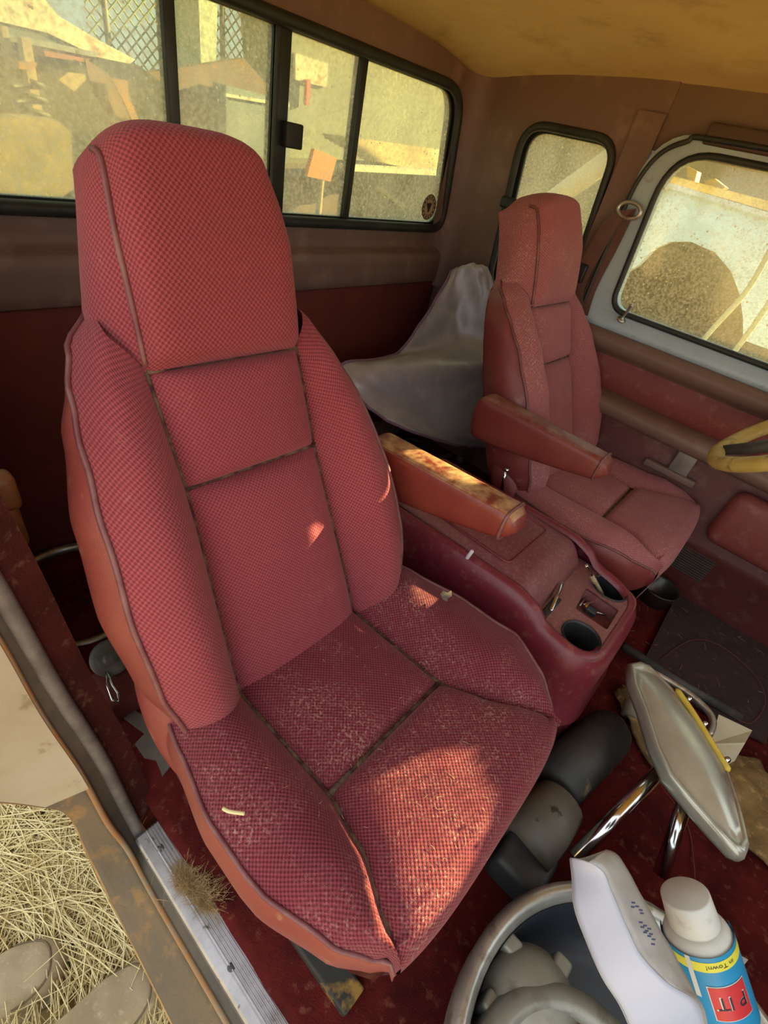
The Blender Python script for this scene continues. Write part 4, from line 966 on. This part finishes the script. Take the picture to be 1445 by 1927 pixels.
t_ = stems(160, onfloor, 0.016, 0.0006, 13, 0.6).build('straw_litter', mat('straw_bits', '#a58c62', '#8a744e', scale=60, rough=0.9)); tag(t_, 'bits of straw strewn over the red carpet', 'straw'); t_['kind'] = 'stuff'
tag(obj('straw_stalk', *tube(spline([at(420, 1521, 2, 0.375), at(432, 1527, 2, 0.378), at(460, 1531, 2, 0.375)], 5), 0.0022, 6), mat('cream_straw', '#d8cf98', rough=0.7)), 'cream straw stalk on the left bolster of the passenger cushion', 'straw')
lp = [at(px, py, 2, 0.392) for px, py in ((828, 1118), (834, 1112), (842, 1116), (849, 1112), (850, 1122), (842, 1126), (842, 1132), (833, 1128))]
tag(solid(obj('dry_leaf', lp, [tuple(range(8))], mat('grey_leaf', '#7d7468', '#6a6258', scale=60, rough=0.9), smooth=False), 0.001), 'small grey dry leaf on the inner bolster of the passenger cushion', 'leaf')
for pts_, lb in (([(1168, 1352), (1210, 1400), (1232, 1460), (1290, 1545), (1305, 1620), (1308, 1690)], 'thin red thread winding over the carpet past the mirror arms'), ([(1245, 1240), (1300, 1205), (1355, 1215), (1420, 1270), (1440, 1320), (1415, 1360), (1380, 1350)], 'thin dark thread looped over the floor mat')):
    tag(obj('thread', *tube(spline([at(px, py, 2, 0.052) for px, py in pts_], 8), 0.0009, 5), mat('thread_brown', '#7d4038', '#6a342c', scale=60, rough=0.8)), lb, 'thread')
wq = at(883, 1043, 1, 0.703); wm_ = MB()
wm_.add(*capsule(at(878, 1051, 1, 0.7035), at(889, 1036, 1, 0.7035), 0.004, 8)); wm_.build('paint_mark', mat('white_smear', '#cfc4c4', rough=0.7), con)

# ------------------------------------------------------------------ outside: grass and shoes
GZ = -0.45
gr = struct(obj('ground', [(-60, -60, GZ), (60, -60, GZ), (60, 60, GZ), (-60, 60, GZ)], [(0, 1, 2, 3)], M['ground'], smooth=False))
def gplace(rr):
    while True:
        px_, py_ = rr.uniform(-120, 420), rr.uniform(1440, 2050)
        if not (px_ < 190 and py_ > 1735) and not (110 < px_ < 400 and py_ > 1790): break
    q = at(px_, py_, 2, GZ + 0.01 + 0.05 * rr.random())
    a = rr.gauss(0.35, 0.9); return q, (cos(a) * 0.9, sin(a) * 0.9, rr.uniform(-0.04, 0.12)), None
t_ = stems(5200, gplace, 0.20, 0.0016, 21, 0.35).build('dry_grass', M['grass']); tag(t_, 'matted dry straw grass on the ground beside the open door', 'grass'); t_['kind'] = 'stuff'
M['suede'] = mat('tan_suede', '#a89878', '#988868', '#b8a88a', scale=14, scale3=60, rough=0.9, bump=0.3, bscale=300)
def shoe(toe, heel, label):
    toe, heel = Vector(toe), Vector(heel); d = (heel - toe); L = d.length; d.normalize(); sd_ = Vector((-d.y, d.x, 0))
    r = thing('shoe', label, 'shoe', (toe.x, toe.y, GZ), 'shoes beside the open door')
    hw = interp([0, 0.03, 0.10, 0.3, 0.6, 0.85, 1.0], [0.006, 0.032, 0.050, 0.055, 0.042, 0.040, 0.02])
    hh = interp([0, 0.05, 0.15, 0.35, 0.6, 1.0], [0.035, 0.058, 0.070, 0.085, 0.11, 0.11])
    def up(u, v):
        a = pi * u; w = hw(v); q = toe + d * L * v
        c = cos(a); c = abs(c) ** 0.75 * (1 if c > 0 else -1)
        return (q.x + sd_.x * w * c, q.y + sd_.y * w * c, GZ + 0.022 + hh(v) * sin(a) ** 0.7)
    V, F, UV = grid(up, 20, 40); obj('upper', V, F, M['suede'], r)
    out = [toe + d * L * v + sd_ * (hw(v) + 0.006) * s for v, s in [(k / 20, 1) for k in range(21)] + [(1 - k / 20, -1) for k in range(21)]]
    V, F = plate([(q.x, q.y) for q in out], [], lambda x, y, w: (x, y, GZ + w), 0.026); obj('sole', V, F, mat('cream_sole', '#a59a7c', '#958a6c', scale=20, rough=0.8), r)
    st = [Vector(up(0.5 + s * 0.30 * math.sqrt(max(0, 1 - ((0.28 - v) / 0.24) ** 2)), v)) + Vector((0, 0, 0.002)) for s, vs_ in ((1, range(0, 11)), (-1, range(10, -1, -1))) for v in [0.28 - 0.024 * k for k in vs_][:11]]
    obj('toe_seam', *tube([Vector(up(0.5 + 0.33 * cos(a), 0.30 - 0.22 * sin(a))) + Vector((0, 0, 0.001)) for a in [pi * k / 24 for k in range(25)]], 0.0022, 6), mat('seam_brown', '#6a5c42', rough=0.9), r)
    return r
tp = at(128, 1796, 2, GZ + 0.05); shoe((tp.x, tp.y, 0), (tp.x - 0.10, tp.y - 0.27, 0), 'tan suede shoe at the bottom left corner in the grass')
tp = at(305, 1826, 2, GZ + 0.05); shoe((tp.x, tp.y, 0), (tp.x - 0.04, tp.y - 0.28, 0), 'tan suede shoe half hidden under the door sill')

# ------------------------------------------------------------------ outside: yard seen through the dusty windows
def slab(name, label, cat, pts, ax, val, depth, m, parent=None):
    """flat-sided scrap: outline on plane ax=val, real thickness away from the truck"""
    P = [at(px, py, ax, val) for px, py in pts]; dv = Vector((0, 0, 0)); dv[ax] = depth; n = len(P)
    V = P + [q + dv for q in P]; F = [tuple(range(n)), tuple(range(n, 2 * n))] + [(i, (i + 1) % n, n + (i + 1) % n, n + i) for i in range(n)]
    o = obj(name, V, F, m, parent, smooth=False)
    return tag(o, label, cat) if label else o
M['cream'] = mat('rusty_cream_paint', '#d0c8a4', '#c4b994', '#a8764a', scale=2, scale3=4, rough=0.5, lo3=0.58, hi3=0.66)
M['rust'] = mat('rust_brown', '#7a6248', '#6a523c', '#966a44', scale=3, scale3=9, rough=0.9)
M['junkdark'] = mat('dark_junk', '#34342b', '#3c392e', '#544c3a', scale=4, scale3=12, rough=0.9)
M['olive'] = mat('olive_grey', '#8a8c74', '#7c7e68', scale=2, rough=0.8)
M['wood'] = mat('weathered_wood', '#a8946e', '#94805c', scale=6, rough=0.9)
jc = thing('scrap_car', 'rusty cream scrap car seen through the left rear pane', 'car', at(100, 300, 0, -5.0))
slab('hood', None, None, [(-80, -40), (60, -30), (110, 30), (185, 75), (255, 112), (245, 120), (185, 108), (90, 62), (-80, 22)], 0, -5.0, -1.3, M['cream'], jc)
slab('grille_band', None, None, [(-80, 26), (90, 66), (190, 110), (-80, 56)], 0, -5.02, -1.2, mat('slate_band', '#5c6a6a', '#4c5656', scale=4, rough=0.6), jc)
slab('bumper', None, None, [(-80, 52), (60, 72), (190, 100), (180, 108), (60, 84), (-80, 64)], 0, -4.95, -0.10, M['chrome_dull'], jc)
slab('red_fender', None, None, [(80, 86), (170, 104), (165, 118), (85, 106)], 0, -4.97, -1.0, mat('faded_red', '#9a5c4c', '#8a5040', scale=4, rough=0.7), jc)
slab('underbody', None, None, [(-80, 66), (80, 90), (260, 122), (310, 160), (315, 300), (-80, 330)], 0, -5.4, -0.8, M['junkdark'], jc)
slab('wooden_post', 'slanting grey wooden post left of the striped scrap', 'post', [(2, 50), (14, 50), (140, 640), (128, 645)], 0, -4.66, -0.08, M['wood'])
slab('wooden_post', 'shorter tan wooden post with an orange bracket', 'post', [(40, 70), (58, 72), (150, 640), (136, 645)], 0, -4.56, -0.08, M['wood'])
slab('orange_bracket', 'orange metal bracket on the tan post', 'bracket', [(35, 116), (70, 118), (66, 132), (36, 130)], 0, -4.52, -0.04, mat('orange_rust', '#a5703c', '#8d5c30', scale=8, rough=0.8))
cs = thing('coil_spring', 'dark coil spring hanging below the orange bracket', 'spring', at(50, 175, 0, -4.44))
pc = at(50, 150, 0, -4.44); obj('coil', *tube([pc + Vector((0.07 * cos(t * 0.5), 0.09 * sin(t * 0.5), -0.006 * t)) for t in range(0, 60)], 0.015, 6), M['dark'], cs)
slab('straw_bale', 'tan heap of straw below the posts outside', 'straw bale', [(-60, 225), (30, 220), (110, 228), (135, 250), (150, 640), (-60, 640)], 0, -4.2, -0.14, mat('straw_bale', '#8a7a54', '#766848', '#a08c5c', scale=6, scale3=30, rough=1.0))
slab('headlamp_panel', None, None, [(110, 150), (128, 136), (160, 140), (162, 150), (140, 172)], 0, -4.90, -0.02, M['wood'], jc)
slab('rust_fin', 'curved rust-brown fin with a bright edge left of the divider', 'scrap metal', [(208, 146), (240, 152), (243, 180), (262, 226), (250, 230), (230, 185)], 0, -4.86, -0.02, mat('orange_brown', '#9c7040', '#8a6236', scale=6, rough=0.8))
slab('rust_fender', 'large brown fender behind the rust fin', 'scrap metal', [(160, 110), (205, 140), (230, 190), (245, 225), (205, 215), (180, 180), (165, 140)], 0, -4.93, -0.02, M['rust'])
slab('brown_tarp', 'brown tarpaulin block right of the first divider outside', 'tarpaulin', [(255, 140), (460, 110), (520, 180), (520, 520), (255, 520)], 0, -6.3, -0.1, M['rust'])
slab('pale_van', 'pale narrow van seen through the second pane', 'van', [(372, -40), (410, -20), (402, 310), (385, 300)], 0, -6.5, -0.8, mat('pale_van', '#b5bca0', '#a5ac90', scale=3, rough=0.6))
bc = thing('parked_car', 'blue grey car side with white rail low behind the second pane', 'car', at(480, 420, 0, -6.0))
slab('side_panel', None, None, [(425, 160), (545, 190), (545, 560), (430, 560)], 0, -6.0, -0.25, mat('blue_grey', '#6d7a78', '#5c6a68', scale=3, rough=0.5), bc)
slab('rail', None, None, [(425, 176), (545, 196), (545, 202), (425, 182)], 0, -5.97, -0.05, M['cream'], bc)

# chain-link fence
fe_ = thing('chain_link_fence', 'green chain-link fence behind the scrap car', 'fence', at(250, 60, 0, -8.0))
f0, f1 = at(150, -60, 0, -8.0), at(470, 110, 0, -8.0); wires = MB(); y0, y1 = f0.y, f1.y; z0, z1 = 0.25, 2.1; st_ = 0.13
k = y0 - (z1 - z0)
while k < y1:
    for dr in (1, -1):
        a = Vector((-8.0, k, z0 if dr > 0 else z1)); b = Vector((-8.0 + 0.01 * dr, k + (z1 - z0), z1 if dr > 0 else z0))
        lo = max(y0, a.y); hi = min(y1, b.y)
        if hi > lo:
            fa = (lo - a.y) / (b.y - a.y); fb = (hi - a.y) / (b.y - a.y); wires.tube([a.lerp(b, fa), a.lerp(b, fb)], 0.010, 4, cap=False)
    k += st_
wo_ = wires.build('mesh_wire', mat('green_wire', '#8a9470', '#7a8462', scale=6, rough=0.7), fe_); wo_['kind'] = 'stuff'
for py_ in (0.1, 0.45, 0.8): obj('fence_post', *tube([(-8.0, y0 + (y1 - y0) * py_, GZ), (-8.0, y0 + (y1 - y0) * py_, 2.2)], 0.035, 8), mat('grey_post', '#6d6c5c', rough=0.7), fe_)
# right half of the rear window
tl_ = thing('trailer', 'olive grey trailer box filling the right rear panes', 'trailer', at(700, 300, 0, -6.9))
slab('box_side', None, None, [(540, 20), (720, 100), (860, 150), (860, 560), (700, 560), (550, 560)], 0, -6.9, -1.0, M['olive'], tl_)
slab('pale_panel', None, None, [(556, 100), (618, 120), (614, 165), (556, 150)], 0, -6.85, -0.05, M['cream'], tl_)
slab('red_flag', None, None, [(578, 150), (585, 150), (582, 200), (576, 198)], 0, -6.8, -0.06, mat('bright_red', '#c03a2c', rough=0.5), tl_)
ob_ = thing('orange_sign', 'bright orange board on a stake outside the right sliding pane', 'sign', at(605, 310, 0, -2.6))
p = at(605, 335, 0, -2.62); obj('stake', *tube([p, (p.x, p.y, GZ)], 0.02, 6), M['wood'], ob_)
slab('board', None, None, [(592, 280), (634, 298), (622, 342), (578, 332)], 0, -2.6, -0.03, mat('orange_board', '#d8781c', '#c86c18', scale=5, rough=0.6), ob_)
slab('cardboard_box', 'brown box below the orange board', 'box', [(540, 335), (575, 335), (650, 330), (640, 720), (540, 720)], 0, -3.6, -0.5, M['rust'])
cr = thing('corrugated_sheet', 'tan corrugated roofing sheet lying outside the right pane', 'roofing sheet', at(720, 300, 0, -3.2))
q0, q1, q2, q3 = at(606, 253, 0, -3.6), at(850, 286, 0, -3.6), at(850, 330, 0, -2.9), at(690, 300, 0, -2.9)
V, F, UV = grid(lambda u, v: q0.lerp(q1, u).lerp(q3.lerp(q2, u), v) + Vector((0, 0, 0.012 * sin(v * 2 * pi * 9))), 4, 110); solid(obj('sheet', V, F, mat('tan_sheet', '#b59a62', '#a58a54', scale=4, rough=0.7), cr), 0.004)
slab('white_beam', 'white beam under the corrugated sheet', 'beam', [(655, 312), (850, 322), (850, 332), (655, 322)], 0, -2.8, -0.08, mat('white_beam', '#cfcaa8', '#c0ba98', scale=4, rough=0.7))
slab('pale_lath', 'pale lath leaning below the white beam', 'lath', [(708, 353), (718, 352), (765, 388), (757, 393)], 0, -4.17, -0.03, mat('lath', '#c6b88a', rough=0.8))
slab('dirt_bank', 'dark dirt bank below the beams', 'bank', [(500, 318), (860, 326), (860, 470), (500, 460)], 0, -4.2, -0.6, mat('dirt_bank', '#7a6c4c', '#6a5c40', scale=3, rough=1.0))
# beyond quarter window
pp = [at(1000, 405, 1, 3.2), at(1170, 283, 1, 3.2)]
pr_ = thing('pipe_rack', 'sunlit white pipe slanting across the quarter window', 'pipe', (pp[0].x, pp[0].y, GZ))
e0, e1 = pp[0].lerp(pp[1], -0.9), pp[0].lerp(pp[1], 1.12)
obj('pipe', *tube([e0, pp[0].lerp(pp[1], 0.5), e1], 0.055, 16), mat('white_pipe', '#dcd8b8', '#d0cba8', scale=3, rough=0.25), pr_)
for q in (e0, e1): obj('support', *tube([(q.x, q.y, GZ), (q.x, q.y, q.z)], 0.03, 8), M['wood'], pr_)
slab('weed_bank', 'green grey bank of weeds beyond the quarter window', 'bank', [(900, 180), (1200, 200), (1200, 420), (1080, 620), (900, 560)], 1, 7.0, 1.5, mat('weed_bank', '#6a6c48', '#5c5e3e', '#7d7c54', scale=2, scale3=9, rough=1.0))
# beyond the driver door: pale blue pickup bed with wheel arch
tr = thing('blue_pickup', 'pale blue pickup bed side with round wheel arch beyond the driver window', 'truck', at(1300, 600, 1, 3.4))
arch = [(1180, 512), (1200, 500), (1230, 468), (1262, 455), (1300, 455), (1345, 475), (1375, 510), (1392, 555), (1398, 600)]
slab('bed_side', None, None, [(1215, 360), (1260, 352), (1330, 372), (1480, 420), (1620, 470), (1620, 720), (1398, 640)] + arch[::-1] + [(1160, 505)], 1, 3.4, 0.06, mat('pale_blue_body', '#d0e4ea', '#c4dae0', '#dcecee', scale=2, scale3=8, rough=0.4), tr)
slab('wheel_housing', None, None, [(1100, 470), (1400, 430), (1450, 620), (1450, 780), (1050, 700)], 1, 3.75, 0.05, mat('dark_housing', '#4c4434', '#5c523c', scale=3, rough=1.0), tr)
slab('bed_rail', None, None, [(1215, 352), (1262, 344), (1480, 410), (1620, 460), (1620, 472), (1480, 422), (1262, 355), (1215, 362)], 1, 3.36, 0.12, mat('white_rail', '#d2d4c8', '#c4c6ba', scale=4, rough=0.5), tr)
slab('wooden_plank', 'yellow plank resting along the top of the blue bed side', 'plank', [(1232, 330), (1262, 330), (1445, 378), (1620, 430), (1620, 448), (1445, 396), (1262, 344)], 1, 3.6, 0.12, mat('yellow_plank', '#c9a85c', '#b8964c', scale=4, rough=0.8))
for pts_, lb, nm in (([(1292, 312), (1312, 322), (1306, 348), (1294, 338)], 'upright yellow scrap piece on the plank', 'scrap_plate'), ([(1325, 340), (1345, 336), (1365, 352), (1350, 362), (1330, 356)], 'crumpled tan scrap right of the yellow piece', 'scrap_plate')):
    slab(nm, lb, 'scrap', pts_, 1, 3.7, 0.10, mat('yellow_scrap', '#bfa24c', '#a88c40', scale=8, rough=0.8))
for pts_, lb in (([(1470, 430), (1410, 540), (1340, 620), (1280, 690)], 'pale hose crossing the right of the driver window'), ([(1480, 520), (1420, 610), (1360, 690), (1340, 720)], 'second pale hose below the first beyond the driver window')):
    tag(obj('hose', *tube(spline([at(px, py, 1, 2.4) for px, py in pts_], 6), 0.010, 8), mat('pale_hose', '#b8b494', '#a8a484', scale=6, rough=0.6)), lb, 'hose')
slab('dirt_mound', 'tan sunlit mound beyond the blue pickup', 'mound', [(1100, 250), (1300, 270), (1700, 330), (1700, 520), (1100, 420)], 1, 9.0, 2.0, mat('tan_mound', '#a5986c', '#968a60', scale=1.5, rough=1.0))
# round decal on the rear glass
dc = at(807, 390, 0, XR - 0.010)
sk_ = thing('window_sticker', 'round eagle sticker in the corner of the rear window', 'sticker', dc)
def disc2(r0, r1, n=36): return [(r * cos(2 * pi * k / n), r * sin(2 * pi * k / n)) for r in (r0, r1) for k in range(n)], [(k, (k + 1) % n, n + (k + 1) % n, n + k) for k in range(n)]
for nm, r0, r1, m, dx in (('backing', 0.0001, 0.036, mat('sticker_tan', '#c2b088', rough=0.6), 0), ('ring', 0.033, 0.0355, M['ink'], 0.0006), ('inner_ring', 0.0225, 0.024, M['ink'], 0.0006)):
    P2, F2 = disc2(r0, r1); obj(nm, [(dc.x + dx, dc.y + a, dc.z + b) for a, b in P2], F2, m, sk_, smooth=False)
for k in range(14):
    a = 2 * pi * k / 14; c_ = Vector((dc.x + 0.0006, dc.y + 0.0283 * cos(a), dc.z + 0.0283 * sin(a))); t1 = Vector((0, -sin(a), cos(a))) * 0.0028; n1 = Vector((0, cos(a), sin(a))) * 0.003
    obj('mark', [c_ - t1 - n1, c_ + t1 - n1, c_ + t1 + n1, c_ - t1 + n1], [(0, 1, 2, 3)], M['ink'], sk_, smooth=False)
eg = [(-0.016, 0.012), (-0.006, 0.010), (0.0, 0.014), (0.006, 0.010), (0.012, 0.016), (0.010, 0.004), (0.006, -0.004), (0.004, -0.014), (-0.004, -0.014), (-0.005, -0.004), (-0.012, 0.002)]
obj('eagle', [(dc.x + 0.0008, dc.y + a, dc.z + b) for a, b in eg], [tuple(range(len(eg)))], mat('navy_ink', '#2a3048', rough=0.5), sk_, smooth=False)

# ------------------------------------------------------------------ unseen leaf screen added beyond the driver side to shape the sun patches
SXY, SZY = SUN_DIR.x / SUN_DIR.y, SUN_DIR.z / SUN_DIR.y
def shadow_uv(p): return (p.x - p.y * SXY, p.z - p.y * SZY)
gaps_px = [([(752, 1412), (800, 1408), (850, 1425), (895, 1475), (920, 1545), (915, 1620), (890, 1665), (845, 1705), (800, 1750), (765, 1700), (735, 1640), (740, 1560), (745, 1480)], 2, 0.362),
    ([(762, 1135), (785, 1098), (812, 1090), (814, 1168), (788, 1162)], 2, 0.366), ([(840, 1106), (853, 1108), (870, 1180), (850, 1186)], 2, 0.362),
    ([(758, 1180), (790, 1200), (818, 1250), (808, 1268), (795, 1235)], 2, 0.35), ([(568, 985), (600, 980), (638, 1003), (625, 1048), (597, 1058), (583, 1020)], 0, -0.385),
    ([(738, 846), (772, 850), (874, 905), (872, 945), (800, 915), (738, 880)], 2, 0.558), ([(700, 1680), (738, 1690), (738, 1745), (715, 1740)], 2, 0.36), ([(572, 1400), (600, 1415), (625, 1455), (600, 1450)], 2, 0.345)]
gaps = [[shadow_uv(at(px, py, ax_, v_)) for px, py in pts_] for pts_, ax_, v_ in gaps_px]  # outlines of the wanted sun patches, kept free of leaves
def inside(p, poly):
    c = False; n = len(poly)
    for i in range(n):
        (x1, y1), (x2, y2) = poly[i - 1], poly[i]
        if (y1 > p[1]) != (y2 > p[1]) and p[0] < (x2 - x1) * (p[1] - y1) / (y2 - y1) + x1: c = not c
    return c
gobo_tree = thing('gobo_tree', 'leafy sun blocker added out of view beyond the driver side', 'gobo_tree', (1.9, 4.3, GZ))
rr = random.Random(9); leaf = MB()
S1 = Vector(SUN_DIR); E1 = S1.cross(Vector((0, 0, 1))).normalized(); E2 = E1.cross(S1).normalized()
i = 0
for gi in range(6600):
    ua, ub = rr.uniform(-1.75, 0.55), rr.uniform(0.07, 0.72); Y = rr.uniform(4.0, 4.5)
    c = Vector((ua + Y * SXY, Y, ub + Y * SZY))
    if c.z < 1.45: continue
    sz = rr.uniform(0.018, 0.034); tl = rr.uniform(0, 6.28)
    a = (E1 * cos(tl) + E2 * sin(tl)); b = (-E1 * sin(tl) + E2 * cos(tl)); nn = S1 * rr.uniform(-0.3, 0.3)
    pts_ = [c - a * sz * 1.5, c - a * sz * 0.5 + b * sz * 0.75 + nn * sz, c + a * sz * 0.6 + b * sz * 0.6, c + a * sz * 1.5, c + a * sz * 0.6 - b * sz * 0.6, c - a * sz * 0.5 - b * sz * 0.75 - nn * sz]
    if any(inside(shadow_uv(q), g_) for q in pts_ + [c] + [c.lerp(q, 0.5) for q in pts_] for g_ in gaps): continue
    leaf.add(pts_, [(0, 1, 2, 3, 4, 5)])
for g_ in gaps:                                   # small leaves sharpen the gap edges of the added leaf screen
    us, vs_ = [q[0] for q in g_], [q[1] for q in g_]
    for k in range(900):
        ua, ub = rr.uniform(min(us) - 0.07, max(us) + 0.07), rr.uniform(min(vs_) - 0.07, max(vs_) + 0.07); Y = rr.uniform(4.0, 4.5)
        c = Vector((ua + Y * SXY, Y, ub + Y * SZY)); sz = rr.uniform(0.006, 0.010); tl = rr.uniform(0, 6.28)
        a = (E1 * cos(tl) + E2 * sin(tl)); b = (-E1 * sin(tl) + E2 * cos(tl))
        pts_ = [c - a * sz * 1.4, c + b * sz, c + a * sz * 1.4, c - b * sz]
        if any(inside(shadow_uv(q), h_) for q in pts_ + [c] for h_ in gaps): continue
        leaf.add(pts_, [(0, 1, 2, 3)])
lo_ = leaf.build('gobo_foliage', mat('green_leaf', '#4c5a2c', '#5c6a34', scale=4, rough=0.6), gobo_tree, smooth=False); lo_['kind'] = 'stuff'
obj('gobo_trunk', *tube(spline([(1.9, 4.3, GZ), (1.88, 4.3, 0.6), (1.80, 4.28, 1.4), (1.6, 4.25, 1.9)], 5), [0.07 - 0.0025 * k for k in range(16)], 8), M['wood'], gobo_tree)
